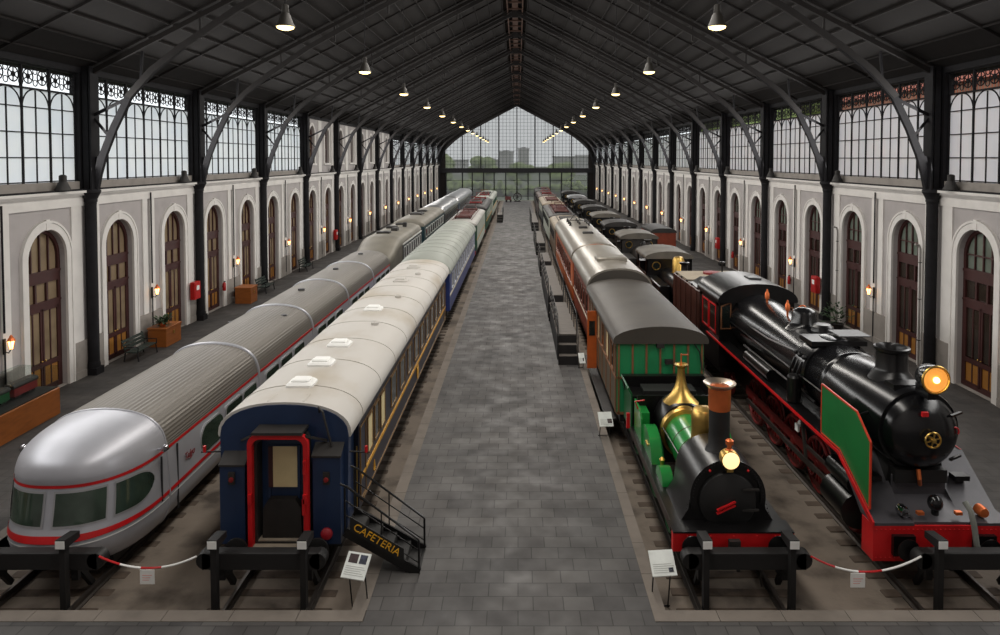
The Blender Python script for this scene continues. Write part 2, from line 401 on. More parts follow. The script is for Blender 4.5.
# ------------------------------------------------------------------ clerestory windows
FROST = bpy.data.materials.new('frosted_glass'); FROST.use_nodes = True
nt = FROST.node_tree; nt.nodes.remove(nt.nodes['Principled BSDF']); out = nt.nodes['Material Output']
tl = nt.nodes.new('ShaderNodeBsdfTranslucent'); gs = nt.nodes.new('ShaderNodeBsdfDiffuse'); gs.inputs[0].default_value = (.7,.72,.72,1)
tc = nt.nodes.new('ShaderNodeTexCoord'); nz = nt.nodes.new('ShaderNodeTexNoise'); nz.inputs['Scale'].default_value = .35; nz.inputs['Detail'].default_value = 4; cr = nt.nodes.new('ShaderNodeValToRGB')
cr.color_ramp.elements[0].position = .35; cr.color_ramp.elements[0].color = (.74,.78,.82,1); cr.color_ramp.elements[1].position = .65; cr.color_ramp.elements[1].color = (.90,.89,.87,1)
nt.links.new(tc.outputs['Object'], nz.inputs['Vector']); nt.links.new(nz.outputs['Fac'], cr.inputs['Fac']); nt.links.new(cr.outputs['Color'], tl.inputs[0])
mx = nt.nodes.new('ShaderNodeMixShader'); mx.inputs[0].default_value = .15; nt.links.new(tl.outputs[0], mx.inputs[1]); nt.links.new(gs.outputs[0], mx.inputs[2]); nt.links.new(mx.outputs[0], out.inputs['Surface'])
CLEAR = bpy.data.materials.new('clear_glass'); CLEAR.use_nodes = True
nt = CLEAR.node_tree; nt.nodes.remove(nt.nodes['Principled BSDF']); out = nt.nodes['Material Output']
tr = nt.nodes.new('ShaderNodeBsdfTransparent'); tr.inputs[0].default_value = (.93,.95,.94,1); gl = nt.nodes.new('ShaderNodeBsdfGlossy'); gl.inputs[1].default_value = .05; mx = nt.nodes.new('ShaderNodeMixShader'); mx.inputs[0].default_value = .04
nt.links.new(tr.outputs[0], mx.inputs[1]); nt.links.new(gl.outputs[0], mx.inputs[2]); nt.links.new(mx.outputs[0], out.inputs['Surface'])
def make_window(n):
    w = sempty('window_%d' % n)
    Y0, Y1 = -4.64, 4.64; Z0, Z1, Z2 = 8.58, 12.15, 13.05
    MB().add([(-.12,Y0,Z0),(-.12,Y1,Z0),(-.12,Y1,Z1),(-.12,Y0,Z1)], [(0,1,2,3)]).obj('frosted_pane', FROST, w)
    MB().add([(-.12,Y0,Z1),(-.12,Y1,Z1),(-.12,Y1,Z2),(-.12,Y0,Z2)], [(0,1,2,3)]).obj('clear_pane', CLEAR, w)
    f = MB(); N = 6; st = (Y1-Y0)/N
    for i in range(N+1):
        y = Y0+st*i; f.box(-.15, -.06, y-.038, y+.038, Z0, Z2)
    for i in range(N):
        y = Y0+st*(i+.5); f.box(-.14, -.09, y-.028, y+.028, Z0, Z1-.05)
        f.torus((-.1, y, Z1-.74), st/2-.03, .034, 'x', 16, 4, 0, 0, PI)
    for z in (Z0+.04, 9.55, 10.5, 11.45): f.box(-.14, -.09, Y0, Y1, z-.02, z+.02)
    f.obj('window_frame', IRON, w)
    f = MB(); f.box(-.16, -.05, Y0, Y1, Z1-.03, Z1+.04); f.box(-.16, -.05, Y0, Y1, Z2-.05, Z2+.05)
    for i in range(N*2):
        y = Y0+st*(i+.5)/2; zc = (Z1+Z2)/2
        f.torus((-.1, y, zc), .27, .028, 'x', 14, 4)
        for k in range(3):
            a = PI*k/3+.5; f.beam((-.1, y-.26*math.cos(a), zc-.26*math.sin(a)), (-.1, y+.26*math.cos(a), zc+.26*math.sin(a)), .035, .03)
        f.torus((-.1, y, zc), .09, .03, 'x', 8, 4)
        f.torus((-.1, y+st/4, zc+.22), .12, .022, 'x', 8, 4); f.torus((-.1, y+st/4, zc-.22), .12, .022, 'x', 8, 4)
    f.obj('scroll_frieze', IRON, w)
    return w
wp = None; n = 2
for side in ('left', 'right'):
    for k in BAYS:
        if side == 'left' and k in SOLID: continue
        loc = (XL if side == 'left' else XR, 24.4+10*k, 0); rz = 0 if side == 'left' else PI
        if wp is None: wp = make_window(n); wp.location = loc
        else:
            d = dup(wp, loc, rz); d.name = 'window_%d' % n
        n += 1
aw = None
for k in SOLID:
    for yc in (24.4+10*k-2.4, 24.4+10*k+2.4):
        if aw is None:
            aw = sempty('window_%d' % n, (XL, yc, 0))
            f = MB().ring2(arch(.77,9.1,11.7), arch(.62,9.1,11.7), 'x', -.32, -.2)
            for z in (9.15, 10.4, 11.65): f.box(-.32, -.2, -.7, .7, z-.06, z+.06)
            f.box(-.3, -.2, -.05, .05, 9.1, 12.3); f.obj('window_frame', MAROON, aw)
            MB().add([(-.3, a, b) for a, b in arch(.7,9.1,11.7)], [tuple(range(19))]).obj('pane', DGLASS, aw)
            MB().box(-.42, -.33, -1, 1, 9, 12.6).obj('backing', BLACKM, aw)
        else:
            d = dup(aw, (XL, yc, 0)); d.name = 'window_%d' % n
        n += 1

# ------------------------------------------------------------------ iron columns and roof trusses
def rib_pts(s):
    P = [(-17.55,8.2),(-17.35,9.4),(-16.95,10.8),(-16.3,12.1),(-15.3,13.2),(-14.0,14.2),(-11.7,15.75),(-8.5,17.5),(-5.3,19.2),(-2.6,20.6),(-.25,21.8)]
    return [((a+.25)*(-s)-.25, b) for a, b in P]
def column(label):
    c = thing('iron_column', label, 'column', group='iron columns along the walls')
    MB().box(-.27, .27, -.27, .27, 0, .3).lathe([(.26,.3),(.26,.42),(.23,.55)], n=16).obj('base', IRON, c)
    MB().lathe([(.225,.55),(.225,7.3),(.26,7.3),(.26,7.4),(.23,7.45)], n=14).obj('shaft', IRON, c)
    MB().lathe([(.23,7.2),(.25,7.4),(.36,7.65),(.40,7.7),(.40,7.8),(.3,7.85)], n=14).obj('capital', IRON, c)
    MB().box(-.12, .12, -.26, .26, 7.8, 12.95).box(-.26, -.18, -.3, .3, 7.8, 12.95).box(.18, .26, -.3, .3, 7.8, 12.95).obj('upper_shaft', IRON, c)
    return c
def bracket_of(c):                                    # curved cast bracket (local frame: +x into the hall)
    P = [(.2,7.8),(.36,8.5),(.6,9.3),(1.05,10.4),(1.7,11.7),(2.7,12.8),(4.0,13.8)]
    b = MB()
    rg = []
    for i, (a, z) in enumerate(P):
        p, q = P[max(i-1,0)], P[min(i+1,len(P)-1)]; dx, dz = q[0]-p[0], q[1]-p[1]; l = math.hypot(dx, dz); nx, nz = -dz/l, dx/l
        w = .15-.004*i; rg.append([(a+nx*w, -.09, z+nz*w), (a+nx*w, .09, z+nz*w), (a-nx*w, .09, z-nz*w), (a-nx*w, -.09, z-nz*w)])
    b.loft(rg); b.prism([(.1,7.9),(.4,8.6),(.52,9.3),(.1,9.1)], 'y', -.05, .05)
    b.obj('bracket', IRON, c)
    MB().beam((.15,0,10.9), (.95,0,9.9), .09, .09).beam((.15,0,10.9), (1.85,0,11.75), .09, .12).beam((2.2,0,12.3), (2.3,0,13.6), .09, .09).obj('strut', IRON, c)
cols = {}
cp = column('x'); bracket_of(cp)
for side in ('left', 'right'):
    for k in range(-1, 15):
        X, rz = (-17.98, 0) if side == 'left' else (17.43, PI)
        y = 19.4+10*k
        nm = 'tall black iron column with curved bracket, %s from the near end of the %s wall' % (ORD[k+1], side)
        if k == -1 and side == 'left': cp.location = (X, y, .4); cp['label'] = nm
        else: dup(cp, (X, y, .4), rz, nm)
def truss(y, label):
    t = thing('roof_truss', label, 'truss', (CX, y, 0), group='roof trusses')
    for s in (-1, 1):
        pts = [((a+.25), b) for a, b in rib_pts(-s)]
        pts = [(p[0], p[1]) for p in pts]
        rg = []
        for i, (a, z) in enumerate(pts):
            p, q = pts[max(i-1,0)], pts[min(i+1,len(pts)-1)]; dx, dz = q[0]-p[0], q[1]-p[1]; l = math.hypot(dx, dz); nx, nz = -dz/l*.13, dx/l*.13
            if i >= 3: rg.append([(a+nx,-.1,z+nz),(a+nx,.1,z+nz),(a-nx,.1,z-nz),(a-nx,-.1,z-nz)])
        b = MB().loft(rg); b.obj('arched_rib', RIB, t)
        b = MB()
        b.beam((0,0,ZR-.35), (s*17.9,0,zroof(CX+17.9)-.35), .16, .2)
        b.obj('rafter', CEIL, t)
        for x in (13.0,10,7,4):
            zr = zroof(CX+x)-.4; MB().beam((s*x, 0, zr), (s*x, 0, zr-.9), .08, .08).obj('web_strut', RIB, t)
    MB().box(-.25, .25, -.12, .12, 21.4, 22.3).obj('ridge_plate', RIB, t)
    return t
tp = truss(9.4, 'arched iron roof truss spanning the hall nearest the camera')
for k in range(0, 15):
    dup(tp, (CX, 19.4+10*k, 0), label='arched iron roof truss spanning the hall, %s from the near end' % ORD[k+1])

# pendant lamps
LAMPM = M('lamp_housing', (40,37,33), .5, .3, .1, 4)
def lampt(label):
    t = thing('pendant_lamp', label, 'lamp', group='pendant lamps under the roof')
    MB().cyl((0,0,.5),(0,0,6.3), .015, n=6).obj('stem', IRON, t)
    MB().lathe([(.06,.62),(.09,.6),(.1,.38),(.14,.33),(.2,.14),(.27,0),(.25,.0),(.18,.12),(.1,.3),(.02,.34)], n=20).obj('lamp_shade', LAMPM, t)
    MB().lathe([(.0,.1),(.2,.06),(.235,.02),(.22,-.04),(.12,-.08),(.0,-.09)], n=20).obj('bulb', LIT, t)
    return t
lp = lampt('x'); first = True
for side, X in (('left', -6.4), ('right', 5.48)):
    for k in range(-1, 14):
        y = 19.4+10*k; nm = 'lit bell-shaped pendant lamp, %s from the near end in the %s row' % (ORD[k+1], side)
        if first: lp.location = (X, y, 13.13); lp['label'] = nm; first = False
        else: dup(lp, (X, y, 13.13), label=nm)

# wall lanterns with their conduits
lt = thing('wall_lantern', 'x', 'lantern', group='wall lanterns')
MB().cyl((.07,0,3.1),(.07,0,7.6), .035, n=8).cyl((.07,0,0),(.07,0,2.4), .03, n=8).obj('conduit_pipe', IRON, lt)
MB().tube([(.05,0,2.45),(.2,0,2.4),(.30,0,2.55)], .02, 6).box(.02,.08,-.05,.05,2.35,2.9).obj('bracket', IRON, lt)
MB().lathe([(.06,2.55),(.12,2.82),(.12,2.84),(.02,2.84)], (.30,0,0), 6).obj('glass_body', LITW, lt)
cg = MB()
for k in range(6):
    a = PI/3*k; cg.beam((.30+.065*math.cos(a), .065*math.sin(a), 2.55), (.30+.127*math.cos(a), .127*math.sin(a), 2.84), .015, .015)
cg.lathe([(.15,2.84),(.09,2.94),(.06,2.96),(.06,3.0),(.03,3.03),(.0,3.06)], (.30,0,0), 6); cg.obj('lantern_cap', COPPER, lt)
first = True
for side in ('left', 'right'):
    for k in BAYS[1:]:
        loc = (XL+.06 if side == 'left' else XR-.06, 24.5+10*k, .25); rz = 0 if side == 'left' else PI
        nm = 'lit wall lantern under a dark conduit, %s from the near end of the %s wall' % (ORD[k], side)
        if first: lt.location = loc; lt['label'] = nm; first = False
        else: dup(lt, loc, rz, nm)
# bell floodlights standing on the cornice
bl = thing('floodlight', 'x', 'floodlight', group='floodlights on the cornice')
MB().lathe([(.3,0),(.27,.06),(.17,.3),(.14,.34),(.14,.56),(.1,.6),(.02,.62)], n=16).obj('housing', SOOT, bl)
MB().box(-.2, .04, -.03, .03, .25, .3).obj('arm', IRON, bl)
first = True
for side in ('left', 'right'):
    for k in BAYS[1:]:
        X = XL+.36 if side == 'left' else XR-.36; y = 19.4+10*k+(8.1 if side == 'left' else 8.7)
        nm = 'bell-shaped dark floodlight on the cornice ledge, %s from the near end of the %s wall' % (ORD[k], side)
        rz = 0 if side == 'left' else PI
        if first: bl.location = (X, y, 8.27); bl['label'] = nm; first = False
        else: dup(bl, (X, y, 8.27), rz, nm)

# ------------------------------------------------------------------ tracks
def track(X, label, y0=13.85, y1=158):
    t = thing('railway_track', label, 'railway track', (X, 0, 0), group='railway tracks')
    for s in (-1, 1):
        x = s*.87
        MB().prism([(x-.07,.0),(x+.07,.0),(x+.07,.03),(x+.012,.05),(x+.012,.12),(x+.035,.13),(x+.035,.165),(x-.035,.165),(x-.035,.13),(x-.012,.12),(x-.012,.05),(x-.07,.03)], 'y', y0, y1).obj('rail', STEEL, t)
    y = y0+.5; i = 0; rest = MB(); sl = None
    while y < y1:
        if i < 34:
            if sl is None: sl = MB().bbox(-1.32, 1.32, -.13, .13, -.05, .02, .015).obj('sleeper', WOOD, t, loc=(0, y, 0)); o = sl
            else: o = sl.copy(); COL.objects.link(o); o.parent = t; o.location = (random.uniform(-.05,.05), y, random.uniform(-.012,.012)); o.rotation_euler = (0,0,random.uniform(-.03,.03))
        else: rest.box(-1.32, 1.32, y-.13, y+.13, -.05, .02)
        y += .66; i += 1
    r = rest.obj('sleepers', WOOD, t); r['kind'] = 'stuff'
TX = {'silver': -10.18, 'blue': -5.24, 'green': 4.66, 'black': 9.27}
track(TX['silver'], 'railway track on wooden sleepers under the silver streamlined train')
track(TX['blue'], 'railway track under the dark blue carriages left of the platform')
track(TX['green'], 'railway track under the green engine right of the platform')
track(TX['black'], 'railway track under the large black engine')
# ------------------------------------------------------------------ silver streamlined train
SILV = M('silver_paint', (184,185,192), .42, .4, .06, .8, .03, 2)
SILVR = M('silver_roof', (116,111,104), .5, .35, .12, .35, .04, 5, stretch=(1,.35,1))
DKSKIRT = M('dark_skirt', (60,60,62), .5, .4, .1, 2)
GREENG = M('green_tinted_glass', (56,70,60), .07, 0, .35, .9, coat=.4)
SEATG = M('seat_green', (90,110,84), .8)
LV = [(.90,.32,1.0),(1.30,.50,.5),(1.49,.80,.12),(1.55,1.15,.0),(1.545,1.5,.10),(1.53,1.95,.2),(1.50,2.33,.26),(1.47,2.55,.24),(1.36,2.84,.34),(1.12,3.08,.68),(.80,3.23,1.12),(.42,3.31,1.6),(.0,3.34,2.0)]
YC = 2.3
def catm(P, u):
    u = max(0, min(len(P)-1.0001, u)); i = int(u); t = u-i
    p0, p1, p2, p3 = P[max(i-1,0)], P[i], P[i+1], P[min(i+2,len(P)-1)]
    return tuple(.5*(2*b+(c-a)*t+(2*a-5*b+4*c-d)*t*t+(3*b-a-3*c+d)*t**3) for a, b, c, d in zip(p0,p1,p2,p3))
def vz(z):                                              # level parameter for a height
    lo, hi = 0.0, len(LV)-1.001
    for _ in range(40):
        m = (lo+hi)/2
        if catm(LV, m)[1] < z: lo = m
        else: hi = m
    return lo
def sp(t, u):                                           # point on the shell: t in -1..1 round the nose, beyond that metres along the side
    w, z, y0 = catm(LV, u); w = max(w, .0)
    n = 2.5; a = max(-1, min(1, t))*PI/2
    x = w*math.copysign(abs(math.sin(a))**(2/n), a); y = YC-(YC-y0)*abs(math.cos(a))**(2/n)
    if abs(t) > 1: y = YC+(abs(t)-1)
    return Vector((x, y, z))
def sn(t, u):
    e = .01; a = sp(t+e, u)-sp(t-e, u); b = sp(t, min(u+e, len(LV)-1.002))-sp(t, max(u-e, 0)); n = a.cross(b)
    if n.length < 1e-9: return Vector((0,0,1))
    n.normalize(); c = sp(t,u); r = Vector((c.x, c.y-YC if c.y < YC else 0, c.z-1.6))
    return n if n.dot(r) >= 0 else -n
def patch(mb, ts, ulo, uhi, nu=6, off=.01, m=0):        # strip of shell between two levels (functions of t)
    rg = []
    for t in ts:
        a, b = ulo(t), uhi(t); rg.append([sp(t, a+(b-a)*k/nu)+sn(t, a+(b-a)*k/nu)*off for k in range(nu+1)])
    return mb.loft(rg, False, False, m)
def rng(a, b, n): return [a+(b-a)*i/n for i in range(n+1)]
nose_t = [-7.1]+[-1-2*.25*i for i in (8,4,2,1)]+rng(-1, 1, 64)+[1+2*.25*i for i in (1,2,4,8)]+[7.1]
U235 = vz(2.35); UT = len(LV)-1.001
tal = thing('observation_coach', 'silver streamlined observation coach with rounded glazed nose and red bands', 'railway carriage', (TX['silver'], 14.74, 0))
mb = MB(); patch(mb, nose_t, lambda t: 0, lambda t: U235, 22, 0); mb.obj('body', SILV, tal, 60)
mb = MB(); patch(mb, rng(-1,1,64), lambda t: U235, lambda t: UT, 20, .0); mb.obj('domed_roof', SILV, tal, 70)
def ribbed(y0, y1, rib=True, sc=1.0):
    prof = []
    us = rng(U235, UT, 40); half = [catm(LV, u)[:2] for u in us]
    pts = [(-w, z) for w, z in half]+[(w, z) for w, z in reversed(half[:-1])]
    mb = MB(); ring0 = []; 
    P = []
    for i, (x, z) in enumerate(pts):
        n = Vector((x, (z-1.9)*1.6)).normalized(); k = .010 if (i % 2 and rib) else 0
        P.append((x+n.x*k, z+n.y*k))
    mb.loft([[(x,y0,z) for x, z in P],[(x,y1,z) for x, z in P]], False, False)
    return mb
ribbed(YC, 8.42).obj('ribbed_roof', SILVR, tal, 15)
def hoop(y, r=.045):
    us = rng(0, UT, 50); half = [catm(LV, u)[:2] for u in us]
    return MB().tube([(-w, y, z) for w, z in half]+[(w, y, z) for w, z in reversed(half[:-1])], r, 6)
hoop(YC+.02, .03).obj('seam_strip', SILV, tal)
hoop(8.42, .07).obj('joint_hoop', SILV, tal)
rt = [-7.1]+rng(-1,1,64)+[7.1]
uR = vz(2.33); uB = vz(1.14)
def bandm(uc, hw, off=.014, hf=None):
    def f(sg):
        def g(t):
            k = max(0, 1-abs(t)/.9) if hf else 0
            return vz_cached(uc + sg*(hw+(hf or 0)*k))
        return g
    return patch(MB(), rt, f(-1), f(1), 2, off)
_vc = {}
def vz_cached(z):
    z = round(z, 3)
    if z not in _vc: _vc[z] = vz(z)
    return _vc[z]
bandm(2.36, .035, .016).obj('red_band', REDP, tal); bandm(1.30, .045, .016, .03).obj('red_band', REDP, tal); bandm(1.16, .014, .014).obj('white_line', WHITE, tal)
FRAMEG = M('window_frame_grey', (165,165,168), .4, .3, .05, 2)
def win(t0, t1, z0, z1, round1=False, name='window', n=16):
    ts = rng(t0, t1, n)
    def k(t):
        if not round1: return 1.0
        q = (t-t0)/(t1-t0); q = max(0, (q-.45)/.55); return math.sqrt(max(.02, 1-q**2.2))
    zc = z0*.45+z1*.55
    e = .045
    fr = patch(MB(), rng(t0-.012*(1 if t0 < t1 else -1), t1+.014*(1 if t0 < t1 else -1), n), lambda t: vz_cached(zc-(zc-z0+e)*k(min(max(t, min(t0,t1)), max(t0,t1)))), lambda t: vz_cached(zc+(z1-zc+e)*k(min(max(t, min(t0,t1)), max(t0,t1)))), 4, .012).obj(name, FRAMEG, tal, 60)
    patch(MB(), ts, lambda t: vz_cached(zc-(zc-z0)*k(t)), lambda t: vz_cached(zc+(z1-zc)*k(t)), 4, .02).obj('pane', GREENG, fr, 60)
win(.03, .42, 1.56, 2.22); win(-.03, -.42, 1.56, 2.22); win(.50, .86, 1.56, 2.22, True); win(-.50, -.86, 1.56, 2.22, True)
def sidewin(y0, y1, par, z0=1.42, z1=2.15, rnd=0, sgn=1):
    f = MB(); p = MB(); n = 14
    for mbx, e, x in ((f, .04, 1.552), (p, 0, 1.562)):
        P = []
        yc, zc = (y0+y1)/2, (z0+z1)/2; hy, hz = (y1-y0)/2+e, (z1-z0)/2+e
        r = min(hz, .12) if not rnd else hz
        for cx_, cz_, a0 in ((hy-(r if rnd <= 1 else r), hz-r, 0), (-(hy-r), hz-r, PI/2), (-(hy-r), -(hz-r), PI), (hy-r, -(hz-r), 1.5*PI)):
            for i in range(7):
                a = a0+PI/2*i/6; P.append((yc+cx_+r*math.cos(a), zc+cz_+r*math.sin(a)))
        mbx.prism(P, 'x', sgn*(x-.05), sgn*x)
    o = f.obj('window', FRAMEG, par); p.obj('pane', GREENG, o)
for s in (1, -1):
    sidewin(4.1, 5.5, tal, rnd=1, sgn=s); sidewin(5.75, 6.9, tal, sgn=s); sidewin(7.05, 8.1, tal, sgn=s)
    MB().box(s*1.545-.02, s*1.545+.012, 2.75, 2.79, .62, 2.3).box(s*1.55-.02, s*1.55+.02, 1.95, 1.98, 1.2, 2.3).obj('door_seam', DKSKIRT, tal)
    MB().tube([(s*1.5,1.9,2.5),(s*1.68,1.85,2.55)], .03, 8).lathe([(.02,0),(.075,.01),(.085,.09),(.05,.14),(.0,.15)], (s*1.7,1.78,2.56), 12, 'y').obj('marker_lamp', CHROME, tal)
text('script_name', 'Talgo', .26, DRED, tal, (1.572, 3.35, 1.78), (PI/2, 0, PI/2), .004, shear=.3)
gb = MB().ring2([(-.42,1.0),(-.38,1.12),(.38,1.12),(.42,1.0),(.38,.88),(-.38,.88),(-.42,1.0)], [(-.39,1.0),(-.35,1.09),(.35,1.09),(.39,1.0),(.35,.91),(-.35,.91),(-.39,1.0)], 'y', -.02, .16)
gb.obj('nose_badge', REDP, tal)
text('badge_lettering', 'Talgo', .17, REDP, tal, (0, -.0, 1.0), (PI/2, 0, 0), .025, shear=.3)
MB().lathe([(.0,-.1),(.07,-.09),(.09,-.02),(.09,.35),(.0,.36)], (.62,.2,.72), 14, 'y').obj('headlight', CHROME, tal); MB().lathe([(.0,-.1),(.07,-.09),(.09,-.02),(.09,.35),(.0,.36)], (-.62,.2,.72), 14, 'y').obj('headlight', CHROME, tal)
MB().box(-.9, .9, 1.0, 8.3, .2, .5).obj('underframe', BLACKM, tal)
def wheelset(par, y, r=.4, mt=BLACKM, w=.87):
    m = MB(); m.cyl((-w,y,r+.165),(w,y,r+.165), .07, n=8)
    for s in (-1, 1): m.lathe([(.05,-s*.09),(r*.9,-s*.085),(r+.03,-s*.08),(r+.03,-s*.045),(r,-s*.04),(r,s*.07),(r*.85,s*.06),(.1,s*.08),(.03,s*.09)], (s*w,y,r+.167), 20, 'x')
    return m.obj('wheelset', mt, par)
wheelset(tal, 7.4)
names = ['second', 'third', 'fourth', 'fifth']
for i in range(4):
    c = thing('articulated_car', 'silver car with ribbed grey roof, %s of the streamlined train from its nose' % names[i], 'railway carriage', (TX['silver'], 14.74+8.55+6.2*i, 0), group='ribbed silver cars')
    L = 6.0 if i < 3 else 5.2
    half = [catm(LV, u)[:2] for u in rng(0, U235, 14)]
    P = [(-w, z) for w, z in reversed(half)]+[(w, z) for w, z in half]
    MB().prism(P, 'y', 0, L).obj('body', SILV, c, 50)
    ribbed(-.02, L+.02).obj('ribbed_roof', SILVR, c, 15)
    if i < 3: hoop(L+.05, .07).obj('joint_hoop', SILV, c)
    for z, h in ((2.36, .035), (1.30, .045)):
        m = MB()
        for s in (-1, 1): x = catm(LV, vz(z))[0]+.012; m.box(s*x-.012, s*x+.012, 0, L, z-h, z+h)
        m.obj('red_band', REDP, c)
    for s in (1, -1):
        for y in (.5, 2.0, 3.5): sidewin(y, y+1.2, c, sgn=s)
    m = MB()
    if i == 0: m.lathe([(.16,0),(.15,.06),(.0,.08)], (.75,4.6,3.2), 14); m.lathe([(.14,0),(.13,.08),(.0,.1)], (-1.0,3.8,3.08), 14)
    else: m.lathe([(.16,0),(.15,.1),(.0,.12)], (.0,3.2,3.32), 14)
    m.obj('roof_vent', DKSKIRT, c)
    wheelset(c, L-.5)

# grey streamlined diesel engine with sloping hood
GREYR = M('grey_engine_roof', (122,117,106), .55, .2, .15, .6, .1, 6)
dl = thing('diesel_engine', 'grey diesel engine with a long sloping hood and white-framed side windows', 'locomotive', (TX['silver'], 47.6, 0))
def sec(y, hw, zt, zs, r=.5, zb=.6):
    P = [(-hw*.97,zb),(-hw,1.2),(-hw,zs)]
    for i in range(1, 12):
        a = PI-PI*i/12; P.append((hw*math.copysign(abs(math.cos(a))**.75, math.cos(a)), zs+(zt-zs)*abs(math.sin(a))**.8))
    P += [(hw,zs),(hw,1.2),(hw*.97,zb)]
    return [(x,y,z) for x, z in P]
MB().loft([sec(0,1.15,2.3,1.9), sec(.5,1.35,2.7,2.2), sec(2.0,1.45,3.05,2.5), sec(4.2,1.5,3.7,3.1), sec(4.8,1.5,3.78,3.15), sec(15,1.5,3.78,3.15)]).obj('body', GREYR, dl, 40)
MB().prism([(-1.53,.95),(1.53,.95),(1.53,3.0),(-1.53,3.0)], 'y', 4.9, 14.9).obj('side_panel', M('dark_grey_panel', (52,53,55), .45, .1, .1, 2), dl)
m = MB(); m.box(-1.56, 1.56, 4.9, 14.95, 3.02, 3.12); m.box(-1.55, 1.55, 4.9, 14.95, 1.0, 1.08); m.obj('white_rail', WHITE, dl)
for s in (1, -1):
    for i in range(8):
        y = 5.3+1.2*i; f = MB(); f.ring2([(y,1.9),(y,2.85),(y+.85,2.85),(y+.85,1.9),(y,1.9)], [(y+.07,1.97),(y+.07,2.78),(y+.78,2.78),(y+.78,1.97),(y+.07,1.97)], 'x', s*1.52, s*1.56)
        o = f.obj('window', WHITE, dl); MB().box(s*1.50, s*1.54, y+.05, y+.8, 1.95, 2.8).obj('pane', GLASSD, o)
m = MB()
for y, x, a, b, h in ((6,-.2,1.0,.8,.14),(8,.3,.5,.9,.22),(10,-.3,.8,.9,.16),(11.5,.55,.3,.5,.35),(13,0,.9,.7,.14)): m.bbox(x-a/2, x+a/2, y, y+b, 3.7, 3.78+h, .03)
m.obj('roof_hatch', SOOT, dl); MB().box(-1.2, 1.2, .6, 14.6, .35, 1.0).obj('underframe', BLACKM, dl)
for y in (2.2, 4.4, 11, 13.2): wheelset(dl, y, .45)
# ------------------------------------------------------------------ generic carriage pieces
def roof_mb(hw, ze, zt, y0, y1, dome=0.0, drop=.25, n=18, thick=.06, ex=2.3):
    ys = [y0, y1]
    if dome: ys = [y0+dome*(1-math.cos(PI/2*i/6)) for i in range(7)]+[y1-dome*(1-math.cos(PI/2*i/6)) for i in range(6,-1,-1)]
    rg = []
    for y in ys:
        k = 1.0
        if dome:
            q = min(y-y0, y1-y)/dome; k = 1-drop*(1-math.sqrt(max(0, 1-(1-min(q,1))**2)))
        P = []
        for i in range(n+1):
            a = PI-PI*i/n; P.append((hw*math.copysign(abs(math.cos(a))**(2/ex), math.cos(a)), y, ze+(zt-ze)*k*abs(math.sin(a))**(2/ex)))
        P += [(hw-.02, y, ze-thick), (-hw+.02, y, ze-thick)]
        rg.append(P)
    return MB().loft(rg)
def bogie(par, y, L=2.4, r=.45, mt=BLACKM):
    m = MB()
    for s in (-1, 1):
        m.box(s*1.02-.06, s*1.02+.06, y-L/2-.5, y+L/2+.5, .55, .8)
        for q in (-1, 1): m.bbox(s*1.02-.13, s*1.02+.13, y+q*L/2-.2, y+q*L/2+.2, .45, .8, .03); m.cyl((s*1.02,y+q*L/4,.5),(s*1.02,y+q*L/4,.95), .1, n=10)
    m.box(-1.0, 1.0, y-.25, y+.25, .55, .9)
    o = m.obj('bogie', mt, par); wheelset(o, y-L/2, r, mt); wheelset(o, y+L/2, r, mt)
def buffers(par, y, d, z=1.05, mt=BLACKM, xs=.88, L=.55):
    for s in (-1, 1): MB().lathe([(.1,0),(.1,-d*L*.5),(.07,-d*L*.5),(.07,-d*L*.85),(.24,-d*L*.87),(.24,-d*L*.95),(.12,-d*L)] if d > 0 else [(.1,0),(.1,L*.5),(.07,L*.5),(.07,L*.85),(.24,L*.87),(.24,L*.95),(.12,L)], (s*xs, y, z), 18, 'y').obj('buffer', mt, par)
def rect_window(par, s, x, y0, y1, z0, z1, fm, gm, fw=.06, name='window', proud=.03):
    f = MB().ring2([(y0,z0),(y0,z1),(y1,z1),(y1,z0),(y0,z0)], [(y0+fw,z0+fw),(y0+fw,z1-fw),(y1-fw,z1-fw),(y1-fw,z0+fw),(y0+fw,z0+fw)], 'x', s*(x-.02), s*(x+proud))
    o = f.obj(name, fm, par); MB().box(min(s*(x-.02),s*(x+.012)), max(s*(x-.02),s*(x+.012)), y0+fw*.6, y1-fw*.6, z0+fw*.6, z1-fw*.6).obj('pane', gm, o)

# ------------------------------------------------------------------ dark blue dining carriage with white roof
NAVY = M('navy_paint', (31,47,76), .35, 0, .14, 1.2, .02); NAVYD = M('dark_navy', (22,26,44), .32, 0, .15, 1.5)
ROOFW = M('white_roof_paint', (188,184,178), .62, 0, .05, .5, .06, 4, dirt=(168,158,142), stretch=(1,.6,1))
GOLDD = M('dull_gold', (122,92,50), .45, .2, .08, 3); GOLD = M('gold_line', (204,150,52), .4, .2, .08, 3); CREAM = M('cream_panel', (214,196,150), .5, 0, .05, 2)
bc = thing('dining_carriage', 'dark navy blue carriage with white roof and gold waist line, red framed end door', 'railway carriage', (TX['blue'], 15.5, 0))
LB = 22.4
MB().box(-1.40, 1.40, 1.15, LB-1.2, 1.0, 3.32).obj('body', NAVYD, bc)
ri = roof_mb(1.50, 3.33, 4.05, .02, LB, 0, 0).obj('roof', ROOFW, bc, 50)
for y in rng(1.2, LB-1.2, 9):
    P = []
    for i in range(19):
        a = PI-PI*i/18; P.append((1.505*math.copysign(abs(math.cos(a))**(2/2.3), math.cos(a)), y, 3.33+.725*abs(math.sin(a))**(2/2.3)))
    MB().tube(P, .014, 4).obj('roof_strip', ROOFW, ri)
